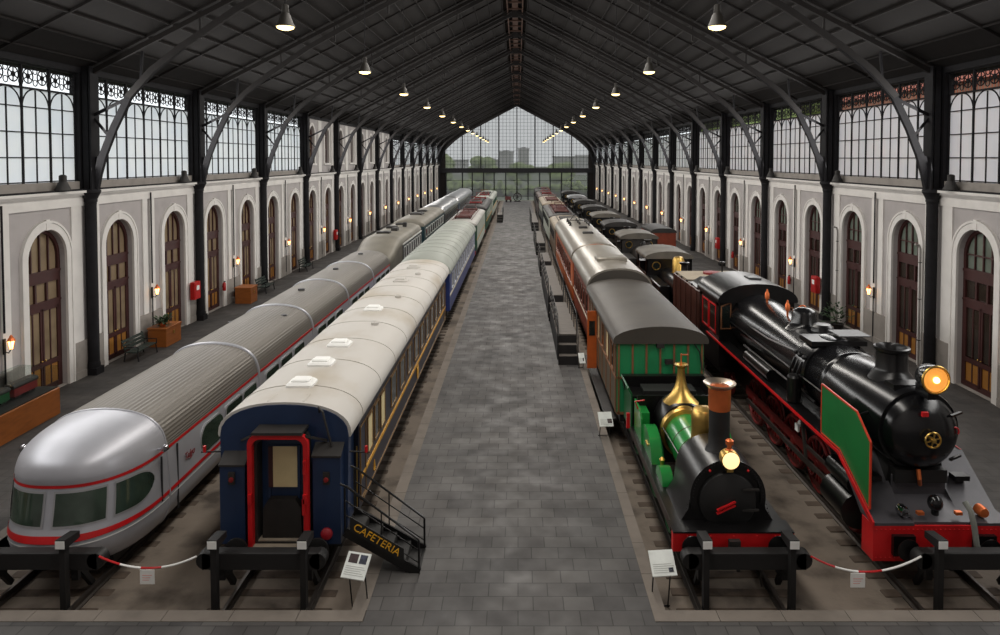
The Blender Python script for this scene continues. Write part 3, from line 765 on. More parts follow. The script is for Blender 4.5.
for y in (1.3, 3.0, 4.9, 9.7, 15.6, 19.5):
    m = MB().bbox(-.32, .32, y-.28, y+.28, 4.0, 4.14, .05).bbox(-.22, .22, y-.18, y+.18, 4.1, 4.2, .03); m.obj('roof_vent', WHITE if y < 12 else ROOFW, bc)
for y in (7.5, 12, 17.5): MB().lathe([(.12,3.98),(.13,4.1),(.05,4.16),(0,4.16)], (.5,y,0), 12).obj('roof_cowl', ROOFW, bc)
m = MB().ring2([(-.42,.12),(-.42,.62),(.42,.62),(.42,.12),(-.42,.12)], [(-.36,.18),(-.36,.56),(.36,.56),(.36,.18),(-.36,.18)], 'z', 3.9, 4.04); m.obj('roof_hatch', ROOFW, bc)
# vestibule end facing the camera
P = [(-1.40,1.0)]+[(1.44*math.copysign(abs(math.cos(PI-PI*i/14))**(2/2.3), math.cos(PI-PI*i/14)), 3.30+.70*abs(math.sin(PI*i/14))**(2/2.3)) for i in range(15)]+[(1.40,1.0)]
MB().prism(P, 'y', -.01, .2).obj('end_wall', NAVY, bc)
FR = []
_n0 = len(KIDS(bc))
for s in (-1, 1):
    m = MB(); x0, x1 = (-1.33, -.78) if s < 0 else (.72, 1.33)
    hc = 0 if s < 0 else .2; m.prism([(.0,1.0),(.36,1.0),(.36,2.95+hc),(.0,2.75+hc)], 'x', x0, x1); o = m.obj('end_cabinet', NAVY, bc)
    MB().prism([(-.03,2.74+hc),(.36,2.95+hc),(.36,2.99+hc),(-.03,2.78+hc)], 'x', x0-.02, x1+.02).obj('lid', SOOT, o)
    xm = (x0+x1)/2
    MB().box(xm-.07, xm+.07, -.05, .0, 2.35, 2.62).obj('lamp_bracket', SOOT, o); MB().lathe([(.0,-.05),(.05,-.04),(.06,.0)], (xm,-.04,2.46), 10, 'y').obj('lamp', DRED, o)
MB().lathe([(.0,-.08),(.09,-.06),(.13,-.02),(.13,.06)], (1.02,-.02,1.24), 16, 'y').obj('tail_lamp', glow('tail_red', (120,16,26), .15), bc)
# concertina gangway with red frame
def rr(w, z0, z1, r):
    P = [(-w,z0),(-w,z1-r)]
    for i in range(1, 9): a = PI-PI/2*i/8; P.append((-w+r+r*math.cos(a), z1-r+r*math.sin(a)))
    for i in range(1, 9): a = PI/2-PI/2*i/8; P.append((w-r+r*math.cos(a), z1-r+r*math.sin(a)))
    return P+[(w,z0),(-w,z0)]
MB().ring2(rr(.66,.9,3.5,.22), rr(.56,1.0,3.4,.18), 'y', -.16, -.02).obj('gangway_frame', REDP, bc)
g = MB()
for i in range(4): g.ring2(rr(.62-.02*(i%2),.95,3.45,.2), rr(.5,1.06,3.34,.16), 'y', -.02+.09*i, .07+.09*i)
g.obj('gangway_bellows', SOOT, bc)
MB().box(-.56, .56, .0, .3, 1.0, 1.08).box(-.6, .6, -.2, .02, .97, 1.02).obj('gangway_sill', M('worn_tread', (150,138,122), .7, .1, .2, 3), bc)
dr = MB().box(-.52, .52, .30, .36, 1.05, 3.4).ring2([(-.36,1.0),(-.36,3.1),(.36,3.1),(.36,1.0),(-.36,1.0)], [(-.3,1.1),(-.3,3.0),(.3,3.0),(.3,1.1),(-.3,1.1)], 'y', .26, .31).obj('end_door', NAVY, bc)
MB().box(-.24, .30, .25, .29, 2.16, 3.08).obj('window_blind', CREAM, dr); MB().box(-.34, -.24, .24, .29, 2.16, 3.08).obj('window_jamb', MAROON, dr); MB().prism([(-.44,1.06),(.44,1.06),(.42,1.75),(.3,1.95),(-.3,1.95),(-.42,1.75)], 'y', .1, .28).obj('folded_bellows_cover', SOOT, dr)
m = MB()
for x, z, w, h in ((.6,2.0,.08,.2),(-.6,2.0,.08,.2),(.6,2.65,.06,.3),(.57,1.75,.05,.35)): m.box(x-w/2, x+w/2, -.22, -.14, z, z+h)
m.obj('gangway_clasp', REDP, bc)
m = MB().box(-.55, .55, -.2, .3, 3.5, 3.56).beam((-.6,-.1,3.45),(-.95,.3,3.2),.05,.05).beam((.6,-.1,3.45),(.95,.3,3.2),.05,.05); m.obj('gangway_canopy', SOOT, bc)
for _o in KIDS(bc)[_n0:]: _o.location.y -= .32
for s in (-1, 1):
    x0 = 1.36
    MB().tube([(s*1.3,.1,2.9),(s*1.9,.05,2.9)], .018, 6).obj('signal_arm', SOOT, bc); MB().cyl((s*1.82,.05,2.9),(s*1.82,.05,3.04), .035, n=8).obj('signal_disc', REDP, bc)
    # recessed vestibule entrance
    MB().box(min(s*1.0,s*1.28), max(s*1.0,s*1.28), .2, 1.16, 1.0, 3.3).obj('vestibule_side', NAVY, bc)
    MB().box(min(s*1.25,s*1.32), max(s*1.25,s*1.32),   .3, .55, 1.1, 3.2).obj('entrance_panel', CREAM, bc)
    for y in (.25, 1.1): MB().cyl((s*1.36,y,1.1),(s*1.36,y,2.6), .018, n=6).obj('grab_rail', BRASS, bc)
MB().tube([(.78,.1,3.7),(.80,-.1,3.98),(.9,-.15,3.9),(1.05,-.15,3.3),(1.15,-.1,2.85)], .025, 6).obj('hose', SOOT, bc)
buffers(bc, -.1, 1, 1.02, L=.5); MB().box(-1.3, 1.3, -.1, .2, .82, 1.0).obj('headstock', BLACKM, bc)
MB().lathe([(.04,0),(.09,-.05),(.09,-.25),(.03,-.3)], (-.12,.2,.86), 10, 'y').tube([(.2,.2,.9),(.25,-.1,.8),(.2,-.1,.45)], .035, 6).tube([(-.5,.2,.9),(-.5,-.1,.75),(-.42,-.12,.42)], .03, 6).obj('coupling', SOOT, bc)
MB().box(-.02, .06, -.14, -.1, .35, .6).obj('coupling_handle', REDP, bc)
for s in (-1, 1):
    for z, h, mt in ((1.72,.05,GOLD),(1.1,.012,GOLDD),(3.24,.012,GOLDD),(2.98,.010,GOLDD)): MB().box(s*1.41-.012, s*1.41+.012, 1.4, LB-1.2, z-h, z+h).obj('gold_line', mt, bc)
    for i, y in enumerate([2.1,2.95,3.8,5.4,7.0,8.6,10.2,11.8,13.4,15.0,16.6,18.2,19.6]): rect_window(bc, s, 1.40, y, y+(.6 if i < 3 else .95), 1.98, 2.92, GOLDD, CREAM if i in (0,2) else GLASSD, .03)
    for y in (1.55, 20.8): rect_window(bc, s, 1.40, y-.3, y+.3, 1.2, 3.0, GOLDD, NAVYD, .025, 'side_door')
    for y in (10.9,):
        MB().lathe([(.24,0),(.26,.02),(.20,.03),(.16,.02),(.15,.03),(.0,.035)], (0,0,0), 20, 'x').obj('gold_emblem', GOLD, bc, loc=(s*1.41,y,1.42)).scale = (s, 1, 1.1)
    for y in (2.9,): MB().ring2([(y-.1,1.25),(y,1.5),(y+.1,1.25),(y,1.18),(y-.1,1.25)], [(y-.05,1.27),(y,1.4),(y+.05,1.27),(y,1.23),(y-.05,1.27)], 'x', s*1.405, s*1.425).obj('gold_monogram', GOLD, bc)
MB().box(-1.25, 1.25, .6, LB-.6, .75, 1.0).box(-.9, .9, 6, 16, .45, .75).obj('underframe', BLACKM, bc)
bogie(bc, 3.6); bogie(bc, LB-4.2)

# second blue carriage with grey green roof
BLUE2 = M('blue_paint', (44,58,112), .35, 0, .12, 1.2); ROOFG = M('grey_green_roof', (146,150,142), .6, 0, .09, .5, .08, 4)
b2 = thing('passenger_carriage', 'blue carriage with rounded grey green roof and white window band behind the dining carriage', 'railway carriage', (TX['blue'], 38.6, 0))
L2 = 23.2
MB().box(-1.43, 1.43, .25, L2-.2, 1.0, 3.2).obj('body', BLUE2, b2)
ri = roof_mb(1.52, 3.2, 4.15, 0, L2, 1.4, .35).obj('roof', ROOFG, b2, 50)
for y in rng(2, L2-2, 10):
    P = []
    for i in range(19):
        a = PI-PI*i/18; P.append((1.525*math.copysign(abs(math.cos(a))**(2/2.3), math.cos(a)), y, 3.2+.955*abs(math.sin(a))**(2/2.3)))
    MB().tube(P, .014, 4).obj('roof_strip', ROOFG, ri)
for s in (-1, 1):
    MB().box(s*1.44-.012, s*1.44+.012, .3, L2-.3, 1.82, 1.92).obj('cream_band', M('cream_band', (190,182,160), .5), b2)
    for i in range(13): rect_window(b2, s, 1.43, 1.4+1.62*i, 2.55+1.62*i, 2.05, 3.0, M('pale_frame', (170,174,186), .4), GLASSD, .06)
MB().box(-.6, .6, -.15, .25, 1.05, 3.3).obj('gangway_bellows', SOOT, b2); MB().box(-1.25, 1.25, .4, L2-.4, .7, 1.0).obj('underframe', BLACKM, b2)
bogie(b2, 3.6); bogie(b2, L2-3.6); buffers(b2, .25, 1, 1.02)
# ------------------------------------------------------------------ wheels
def spoked(par, x, y, r, mt, name='driving_wheel', n=12, s=1, bal=True):
    z = r+.172; m = MB().torus((x,y,z), r-.05, .055, 'x', 36, 8)
    m.lathe([(.03,-.09),(.13,-.08),(.15,-.04),(.15,.04),(.13,.08),(.03,.09)], (x,y,z), 14, 'x')
    for k in range(n):
        a = 2*PI*k/n; m.beam((x, y+.12*math.cos(a), z+.12*math.sin(a)), (x, y+(r-.08)*math.cos(a), z+(r-.08)*math.sin(a)), .05, .06)
    if bal: m.prism([(y+(r-.08)*math.cos(a), z+(r-.08)*math.sin(a)) for a in rng(PI*1.25, PI*1.75, 8)], 'x', x-.03, x+.05)
    m.torus((x-s*.07,y,z), r+.005, .03, 'x', 36, 5)
    return m.obj(name, mt, par)

# ------------------------------------------------------------------ small green and brass engine
GRN = M('engine_green', (24,122,52), .28, 0, .10, 1.6, .02, coat=.3); GRND = M('dark_green', (18,84,44), .4, 0, .1, 2)
ge = thing('small_steam_engine', 'small green steam engine with brass dome, copper-topped chimney and red front beam', 'locomotive', (TX['green'], 14.85, 0))
m = MB().box(-1.31, 1.31, 0, .16, 1.02, 1.42); o = m.obj('front_beam', REDP, ge)
MB().box(-1.31, 1.31, -.01, .5, 1.42, 1.45).obj('beam_plate', BLACK, o)
for x in (-1, -.9, -.5, 0, .5, .9, 1): MB().ball((x,-.005,1.36), .02, 6, 4).obj('rivet', REDP, o)
buffers(ge, .0, 1, 1.22, BLACK, .92, .2)
MB().box(-.12,.12,-.12,0,1.1,1.3).tube([(0,-.1,1.15),(0,-.25,1.05),(.02,-.28,.75)], .04, 8).obj('coupling_hook', SOOT, ge)
for x in (-.6, .55): MB().tube([(x,-.05,1.05),(x+.02,-.12,.8),(x,-.1,.5),(x+.04,-.08,.3)], .022, 6).obj('safety_chain', SOOT, ge)
# frames and running boards
for s in (-1, 1):
    MB().box(s*.80-.025, s*.80+.025, .16, 6.05, .7, 1.35).obj('frame', BLACK, ge)
    MB().box(min(s*.8,s*1.25), max(s*.8,s*1.25), .2, 6.05, 1.36, 1.42).obj('running_board', BLACK, ge)
    MB().box(s*1.24-.02, s*1.24+.02, .5, 6.05, 1.2, 1.4).obj('valance', M('lined_black', (40,24,20), .4), ge)
MB().box(-.8, .8, .2, 1.0, 1.30, 1.43).obj('front_platform', BLACK, ge)
# smokebox
zb = 2.0
P = [(-1.04,1.42),(-.86,1.7)]+[(.82*math.cos(PI-PI*i/20), zb+.82*math.sin(PI*i/20)) for i in range(21)]+[(.86,1.7),(1.04,1.42)]
sb = MB().prism(P, 'y', .5, 2.0).obj('smokebox', BLACK, ge, 30)
_n0 = len(KIDS(sb)); _n1 = len(KIDS(ge))
MB().ring2([(.84*math.cos(PI*i/24-.2)*1, zb+.84*math.sin(PI*i/24-.2)) for i in range(29)], [(.73*math.cos(PI*i/24-.2), zb+.73*math.sin(PI*i/24-.2)) for i in range(29)], 'y', .88, .96).obj('smokebox_rim', BLACK, sb)
MB().lathe([(.0,-.14),(.2,-.13),(.45,-.08),(.62,-.02),(.66,.04),(.66,.08)], (0,.9,zb-.1), 40, 'y').obj('smokebox_door', BLACKM, sb)
for s in (-1, 1): MB().ball((s*.42,.82,zb+.62), .03, 8, 6).obj('red_stud', REDP, sb)
for a in (0.0, .38): MB().beam((-.28,.74,zb-.3+a*.2), (.12,.72,zb-.1+a*.2), .05, .035).obj('door_handle', REDP, sb)
m = MB().box(.3,.66,.78,.84,zb-.28,zb-.24).box(.3,.66,.78,.84,zb+.18,zb+.22); m.obj('door_hinge', SOOT, sb)
rv = MB()
for i in range(36):
    a = PI*i/35
    if i % 1 == 0: rv.ball((.78*math.cos(a), .88, zb+.78*math.sin(a)), .014, 5, 4)
for s in (-1,1):
    for i in range(6): rv.ball((s*(.84+.03*i), .945, 1.9-.09*i), .014, 5, 4)
rv.obj('rivets', BLACK, sb)['kind'] = 'stuff'
# headlamp
hl = MB().lathe([(.0,-.06),(.15,-.05),(.2,-.02),(.21,.02),(.2,.2),(.0,.21)], (0,.72,2.9), 24, 'y').box(-.07,.07,.74,.92,2.62,2.74).obj('headlamp', BRASS, ge)
MB().lathe([(.0,-.075),(.1,-.072),(.185,-.03),(.185,-.01)], (0,.71,2.9), 24, 'y').obj('lit_lens', glow('lens_warm', (255,214,150), 1.5), hl); MB().lathe([(.09,3.09),(.05,3.12),(.05,3.2),(.08,3.21),(.09,3.3),(.05,3.33),(.0,3.34)], (0,.82,0), 12).obj('lamp_chimney', COPPER, hl)
for _o in KIDS(sb)[_n0:]+KIDS(ge)[_n1:]: _o.location.y -= .45
# chimney
ch = MB().lathe([(.42,2.62),(.34,2.72),(.255,2.9),(.235,3.2),(.235,3.8)], (0,1.15,0), 28).obj('chimney', BLACKM, ge)
MB().lathe([(.24,3.72),(.25,3.8),(.255,4.22),(.26,4.24)], (0,1.15,0), 28).obj('copper_band', COPPER, ch); MB().lathe([(.25,4.22),(.3,4.26),(.37,4.32),(.37,4.345),(.33,4.33),(.22,4.27),(.2,4.1),(.0,4.1)], (0,1.15,0), 28).obj('chimney_rim', M('pale_metal', (190,176,160), .3, .9, .1, 3), ch)
# boiler and brass work
bo = MB().lathe([(.0,1.9),(.585,1.9),(.59,1.95),(.59,4.4),(.0,4.4)], (0,0,1.86), 36, 'y').obj('boiler', GRN, ge)
for y in (2.75, 3.4): MB().torus((0,y,1.86), .588, .014, 'y', 40, 6).obj('boiler_band', M('band_red_black', (70,20,16), .4), bo)
for s in (-1, 1): MB().cyl((s*.6,2.2,2.05),(s*.66,5.2,2.05), .025, n=8).obj('hand_rail', BLACK, ge)
MB().lathe([(.6,4.28),(.685,4.3),(.70,4.36),(.70,4.52),(.66,4.56),(.6,4.56)], (0,0,1.88), 40, 'y').obj('brass_ring', BRASS, ge)
MB().lathe([(.44,2.28),(.37,2.38),(.325,2.5),(.31,2.75),(.32,3.05),(.31,3.18),(.26,3.26),(.14,3.3),(.0,3.31)], (0,2.45,0), 28).obj('brass_dome', BRASS, ge)
# raised firebox with tall brass cone
MB().lathe([(.64,4.5),(.68,4.6),(.70,5.0),(.68,5.4),(.60,5.5),(.0,5.5)], (0,0,2.0), 36, 'y').box(-.62,.62,4.5,5.45,1.0,2.0).obj('firebox', BLACK, ge)
dc = MB().lathe([(.5,2.56),(.40,2.66),(.28,2.8),(.18,3.0),(.125,3.22),(.105,3.45),(.11,3.55),(.17,3.6),(.2,3.62),(.2,3.65),(.13,3.64),(.09,3.58),(.0,3.56)], (0,4.95,0), 32).obj('brass_cone_dome', BRASS, ge)
MB().cyl((0,4.95,3.55),(0,4.95,3.95), .02, n=8).box(-.02,.2,4.93,4.97,3.9,3.93).obj('valve_spindle', COPPER, dc)
# splashers, driving wheels, cab sides
for s in (-1, 1):
    P = [(y, z) for y, z in [(3.4,1.42)]+[(4.3+.92*math.cos(PI-PI*i/18), 1.08+.92*math.sin(PI-PI*i/18)+.1) for i in range(2,17)]+[(5.2,1.42)]]
    MB().prism(P, 'x', s*.82, s*1.12).obj('splasher', GRN, ge)
    P = [(2.55+.42*math.cos(PI-PI*i/12), 1.42+.32*math.sin(PI*i/12)) for i in range(13)]
    MB().prism(P, 'x', s*.82, s*1.1).obj('splasher', GRN, ge)
    MB().box(min(s*.9,s*1.14), max(s*.9,s*1.14), 4.9, 5.9, 1.42, 2.25).prism([(4.7,1.42),(5.9,1.42),(5.9,2.32),(5.1,2.32),(4.8,2.1)], 'x', s*1.12, s*1.17).obj('cab_side', GRN, ge)
    MB().box(min(s*1.1,s*1.15), max(s*1.1,s*1.15), 3.9, 4.2, 1.7, 1.75).obj('brass_plate', BRASS, ge)
    spoked(ge, s*.86, 4.3, .88, GRND, 'driving_wheel', 16, s); spoked(ge, s*.86, 2.4, .52, GRND, 'carrying_wheel', 10, s, False); spoked(ge, s*.86, 5.55, .45, GRND, 'carrying_wheel', 10, s, False)
    MB().box(s*1.02-.1, s*1.02+.1, 2.25, 2.55, 1.0, 1.3).box(s*1.02-.1, s*1.02+.1, 4.1, 4.5, 1.1, 1.35).tube([(s*1.02,2.4,1.55),(s*1.02,2.4,1.4)], .06, 8).obj('axle_box', BLACK, ge)
    MB().cyl((s*.72,1.1,1.05),(s*.72,2.1,1.05), .2, n=16).obj('cylinder', BLACK, ge); MB().cyl((s*.95,2.9,1.5),(s*.95,2.9,1.75), .05, n=10).lathe([(.05,1.7),(.08,1.78),(.02,1.84)], (s*.95,2.9,0), 10).obj('oil_cup', BRASS, ge)
    MB().tube([(s*1.2,5.1,2.3),(s*1.3,5.0,2.55),(s*1.05,4.9,2.62)], .02, 6).obj('brake_rod', REDP, ge)
MB().box(-1.15, 1.15, 5.5, 5.56, 1.42, 2.55).obj('weatherboard', BLACK, ge); MB().box(-1.2, 1.2, 5.4, 6.1, 1.3, 1.38).obj('footplate', BLACK, ge)
# tender
tn = thing('tender', 'black and green coal tender close behind the small green engine', 'tender', (TX['green'], 21.1, 0))
MB().box(-1.2, 1.2, .2, 1.35, 1.15, 2.2).obj('tank', BLACK, tn)
for q in (-1, 1): MB().prism([(q*1.22,1.15),(q*1.18,1.15),(q*1.18,2.35),(q*1.30,2.55),(q*1.33,2.52),(q*1.22,2.33)], 'y', -.05, 1.35).obj('flared_side', GRND if q < 0 else BLACK, tn)
MB().prism([(-1.24,2.1),(1.24,2.1),(1.31,2.55),(-1.31,2.55)], 'y', 1.1, 1.35).obj('coal_plate', BLACK, tn)
MB().box(-.8, .8, .1, .8, 2.0, 2.4).obj('tool_box', BLACKM, tn); MB().lathe([(.3,2.2),(.3,2.32),(.0,2.34)], (.5,.95,0), 18).obj('filler_cap', BLACK, tn)
MB().box(-1.15, 1.15, .0, 1.35, .8, 1.15).obj('frame', BLACK, tn)
for s in (-1, 1): spoked(tn, s*.86, .75, .45, GRND, 'wheel', 10, s, False); MB().box(s*1.3-.05, s*1.3+.05, -.04, .06, 1.3, 1.75).obj('red_marker', REDP, tn)

# ------------------------------------------------------------------ wooden carriages on the right inner track
BRGRN = M('carriage_green', (36,128,80), .4, 0, .1, 1.5); BATTEN = M('tan_batten', (126,84,54), .55, 0, .1, 3); BRNGRN = M('olive_panel', (74,62,44), .5, 0, .15, 2)
ROOFK = M('charcoal_roof', (64,59,53), .55, 0, .18, .7, .12, 5); ORANGE = M('varnished_orange', (176,84,34), .35, 0, .18, 1.6, .03); RBROWN = M('red_brown_wood', (122,52,32), .4, 0, .2, 1.8, .03); ROOFS = M('grey_metal_roof', (142,136,126), .36, .35, .2, .7, .06, 6, stretch=(1,.3,1))
gc = thing('green_carriage', 'short wooden carriage with green panelled end and charcoal arched roof', 'railway carriage', (TX['green'], 22.75, 0))
LG = 8.9
MB().box(-1.44, 1.44, 0, LG, 1.12, 3.58).obj('body', BRNGRN, gc)
P = [(-1.42,1.2),(-1.42,3.5)]+[(1.42*math.cos(PI-PI*i/14), 3.55+.42*math.sin(PI*i/14)) for i in range(15)]+[(1.42,3.5),(1.42,1.2)]
MB().prism(P, 'y', -.03, .06).obj('end_panel', BRGRN, gc)
m = MB()
for i in range(7):
    x = -1.36+2.72*i/6; m.box(x-.03, x+.03, -.06, -.02, 1.15, 3.55+.40*math.sqrt(max(0, 1-(x/1.43)**2)))
m.box(-1.42, 1.42, -.06, -.02, 2.3, 2.37).box(-1.42, 1.42, -.06, -.02, 1.12, 1.2); m.tube([(1.41*math.cos(PI-PI*i/14), -.04, 3.53+.42*math.sin(PI*i/14)) for i in range(15)], .03, 5)
m.obj('batten', BATTEN, gc)
roof_mb(1.56, 3.58, 4.05, -.15, LG+.1, 0, 0, ex=2.0, thick=.1).obj('roof', ROOFK, gc, 40)
for x, z in ((.0,3.35),(.28,2.82)): MB().box(x-.14, x+.1, -.2, -.05, z, z+.14).obj('lamp_bracket', SOOT, gc)
MB().tube([(.65,-.06,3.9),(1.0,-.08,3.6),(1.28,-.08,3.2),(1.36,-.08,2.6)], .02, 6).obj('cable', SOOT, gc)
for s in (-1, 1):
    for i in range(8): MB().box(s*1.45-.015, s*1.45+.015, .1+1.2*i, .16+1.2*i, 1.15, 3.5).obj('batten', BATTEN, gc)
    for i in range(6): rect_window(gc, s, 1.44, .5+1.35*i, 1.1+1.35*i, 2.4, 3.35, BATTEN, CREAM if i in (1,3) else GLASSD, .05)
    MB().box(s*1.45-.015, s*1.45+.015, 0, LG, 2.26, 2.34).obj('waist_batten', BATTEN, gc)
    MB().box(min(s*1.3,s*1.7), max(s*1.3,s*1.7), .6, LG-.6, .68, .74).obj('footboard', SOOT, gc)
MB().box(-1.3, 1.3, .05, LG-.05, .85, 1.12).obj('underframe', BLACKM, gc); buffers(gc, .05, 1, 1.0, L=.2); wheelset(gc, 2.2, .5); wheelset(gc, LG-2.2, .5)

od = MB().box(-1.83, -1.45, 5.6, 5.68, .95, 3.3).obj('open_door', ORANGE, gc); MB().box(-1.76, -1.52, 5.58, 5.70, 2.3, 2.9).obj('door_pane', GLASSD, od)

rc = thing('red_brown_carriage', 'red brown wooden carriage with grey arched roof between the green and orange carriages', 'railway carriage', (TX['green'], 31.9, 0))
LR = 8.9
MB().box(-1.4, 1.4, 0, LR, 1.1, 3.55).obj('body', RBROWN, rc)
roof_mb(1.5, 3.6, 4.5, .0, LR+.05, 0, 0, ex=2.2).obj('roof', ROOFS, rc, 50)
roof_mb(1.44, 3.55, 4.42, -.03, .05, 0, 0, ex=2.2).obj('end_panel', ROOFK, rc, 40)
MB().bbox(-.75, .75, 2.6, 3.7, 4.4, 4.62, .05).obj('roof_vent', ROOFS, rc)
for s in (-1, 1):
    for i in range(6): rect_window(rc, s, 1.4, .6+1.35*i, 1.5+1.35*i, 2.2, 3.2, M('brown_frame', (90,44,30), .45), GLASSD, .07)
    MB().box(s*1.41-.012, s*1.41+.012, 0, LR, 1.95, 2.02).obj('cream_line', M('cream_band', (190,182,160), .5), rc)
MB().box(-1.3, 1.3, .05, LR-.05, .8, 1.1).obj('underframe', BLACKM, rc); wheelset(rc, 1.9, .5); wheelset(rc, LR-1.9, .5)
oc = thing('orange_carriage', 'long varnished orange rail carriage with shiny grey roof and roof equipment', 'railway carriage', (TX['green'], 41.3, 0))
LO = 18.2
MB().box(-1.42, 1.42, .3, LO-.3, 1.05, 3.5).obj('body', ORANGE, oc)
roof_mb(1.52, 3.6, 4.55, 0, LO, .5, .12).obj('roof', ROOFS, oc, 50)
P = [(-1.40,1.1),(-1.42,3.4)]+[(1.42*math.cos(PI-PI*i/14), 3.5+.98*math.sin(PI*i/14)) for i in range(15)]+[(1.42,3.4),(1.40,1.1)]
MB().prism(P, 'y', -.06, .3).obj('end_panel', ORANGE, oc)
m = MB()
for y in (11.5, 13.0, 14.5):
    for x in (-.7, 0, .7): m.lathe([(.06,4.35),(.1,4.5),(.06,4.56),(.1,4.62),(.06,4.68),(.03,4.78)], (x,y,0), 10)
m.tube([(-.7,11.5,4.74),(-.7,14.5,4.74)], .03, 6).tube([(.7,11.5,4.74),(.7,14.5,4.74)], .03, 6).tube([(-.7,13,4.74),(.7,13,4.74)], .03, 6)
MB().bbox(-.35, .35, 5.0, 5.5, 4.5, 4.66, .04).obj('roof_hatch', SOOT, oc); MB().bbox(-.3, .3, 8.5, 9.0, 4.5, 4.7, .04).obj('roof_hatch', SOOT, oc); MB().tube([(-.5,15.5,4.4),(0,15.5,5.1),(.5,15.5,4.4)], .03, 6).obj('roof_arch', SOOT, oc)
m.obj('roof_equipment', SOOT, oc)
for s in (-1, 1):
    for i in range(10): rect_window(oc, s, 1.42, 1.6+1.55*i, 2.65+1.55*i, 2.15, 3.15, M('brown_frame', (90,44,30), .45), GLASSD, .08)
    MB().box(s*1.43-.012, s*1.43+.012, .4, LO-.4, 1.9, 1.97).obj('cream_line', M('cream_band', (190,182,160), .5), oc); MB().cyl((s*1.48,.6,2.05),(s*1.48,LO-.6,2.05), .02, n=6).obj('hand_rail', CHROME, oc)
MB().box(-1.3, 1.3, .4, LO-.4, .7, 1.05).obj('underframe', BLACKM, oc); bogie(oc, 3.2); bogie(oc, LO-3.2)

# ------------------------------------------------------------------ electric engines further along
def panto(mb, y, z, w=.7, h=.7):
    for s in (-1, 1): mb.beam((s*w,y-.8,z+.1),(s*w*.8,y+.5,z+h*.5),.05,.05); mb.beam((s*w*.8,y+.5,z+h*.5),(s*w*.7,y-.3,z+h),.045,.045)
    mb.beam((-w*.9,y-.3,z+h),(w*.9,y-.3,z+h),.08,.05); mb.beam((-w,y-.8,z+.1),(w,y-.8,z+.1),.07,.07); mb.beam((-w*.8,y+.5,z+h*.5),(w*.8,y+.5,z+h*.5),.05,.05); mb.box(-w,w,y-1,y+.8,z,z+.06)
    for s in (-1,1):
        for q in (-.8,.6): mb.lathe([(.06,z-.12),(.1,z-.05),(.06,z),(.08,z+.05)], (s*w,y+q,0), 8)
def electric(name, label, X, Y, L, bodym, roofm, equip, band=None, nose=0.0, pant=(), z0=1.1, ze=3.45, zt=3.85, hw=1.45, frame=GLASSD, fm=None, reds=True, grp=None):
    t = thing(name, label, 'locomotive', (X, Y, 0), group=grp)
    if nose:
        P = [(-hw,.6),(-hw*.8,.12),(-hw*.45,0),(hw*.45,0),(hw*.8,.12),(hw,.6),(hw,L-.6),(hw*.8,L-.12),(hw*.45,L),(-hw*.45,L),(-hw*.8,L-.12),(-hw,L-.6)]
        MB().prism(P, 'z', z0, ze).obj('body', bodym, t)
    else: MB().bbox(-hw, hw, 0, L, z0, ze, .06).obj('body', bodym, t)
    roof_mb(hw+.05, ze, zt, .05, L-.05, .7, .5).obj('roof', roofm, t, 50)
    if band:
        MB().box(-hw-.015, hw+.015, .7 if nose else -.015, L-.7 if nose else L+.015, 2.0, 2.12).obj('band', band, t)
        if nose: MB().box(-hw*.46, hw*.46, -.015, .1, 2.0, 2.12).obj('front_band', band, t)
    for s in (-1, 1):
        x = s*hw*.42; f = MB().box(x-.36, x+.36, -.03, .2, 2.45, 3.2).obj('front_window', fm or BLACKM, t); MB().box(x-.3, x+.3, -.045, .2, 2.5, 3.14).obj('pane', GLASSD, f)
        MB().lathe([(.0,-.06),(.1,-.05),(.12,.1)], (x*1.6,.1 if nose else -.02,1.55), 12, 'y').obj('headlight', CHROME, t)
        k = 0; y = 1.4
        while y < L-2: rect_window(t, s, hw, y, y+.9, 2.3, 3.1, fm or BLACKM, frame, .06); y += 1.7
    MB().box(-hw+.1, hw-.1, -.1, .1, .75, z0).obj('buffer_beam', REDP if reds else BLACKM, t); buffers(t, -.1, 1, .98, BLACKM, .9, .45)
    MB().box(-hw+.2, hw-.2, .2, L-.2, .6, z0).obj('underframe', BLACKM, t); bogie(t, 2.8, 2.6, .5); bogie(t, L-2.8, 2.6, .5)
    m = MB()
    for y in rng(L*.35, L*.65, 3): m.bbox(-.7, .7, y-.4, y+.4, zt-.1, zt+.14, .04)
    for s in (-1, 1): m.tube([(s*.9,1.2,zt),(s*.9,L-1.2,zt)], .035, 6)
    m.obj('roof_equipment', equip, t)
    for py in pant: m = MB(); panto(m, py, zt+.1); m.obj('pantograph', equip if not pant or equip is not SOOT else DRED, t)
    return t
EGRN = M('electric_green', (32,66,50), .4, 0, .12, 1.5); CRM = M('cream_side', (158,162,150), .5, 0, .08, 2); REDEQ = M('rust_red_equipment', (82,38,34), .6, 0, .25, 2)
e1 = electric('electric_engine', 'dark green electric engine with yellow band and red roof gear behind the second blue carriage', TX['blue'], 63.6, 17.0, EGRN, M('pale_grey_roof', (150,148,142), .5, 0, .15, 1), REDEQ, GOLD, .6, (3.5, 13.5), fm=CRM)
for s in (-1, 1): MB().box(s*1.46-.02, s*1.46+.02, 1.0, 16.0, 2.16, 3.3).obj('cream_panel', CRM, e1)
for s in (-1, 1): MB().box(s*1.46-.02, s*1.46+.02, 1.2, 15.8, 1.2, 1.9).obj('cream_panel', CRM, e1)
e2 = electric('electric_engine', 'dark green electric engine with black roof, coupled behind the one with red roof gear', TX['blue'], 83.0, 18.5, EGRN, SOOT, SOOT, GOLD, .6, (4, 14.5), zt=4.0, fm=CRM)
e3 = electric('electric_engine', 'silver grey electric engine behind the two dark green electric engines', TX['blue'], 104.5, 22, CRM, ROOFG, SOOT, GOLD, .5, (5,), fm=EGRN)
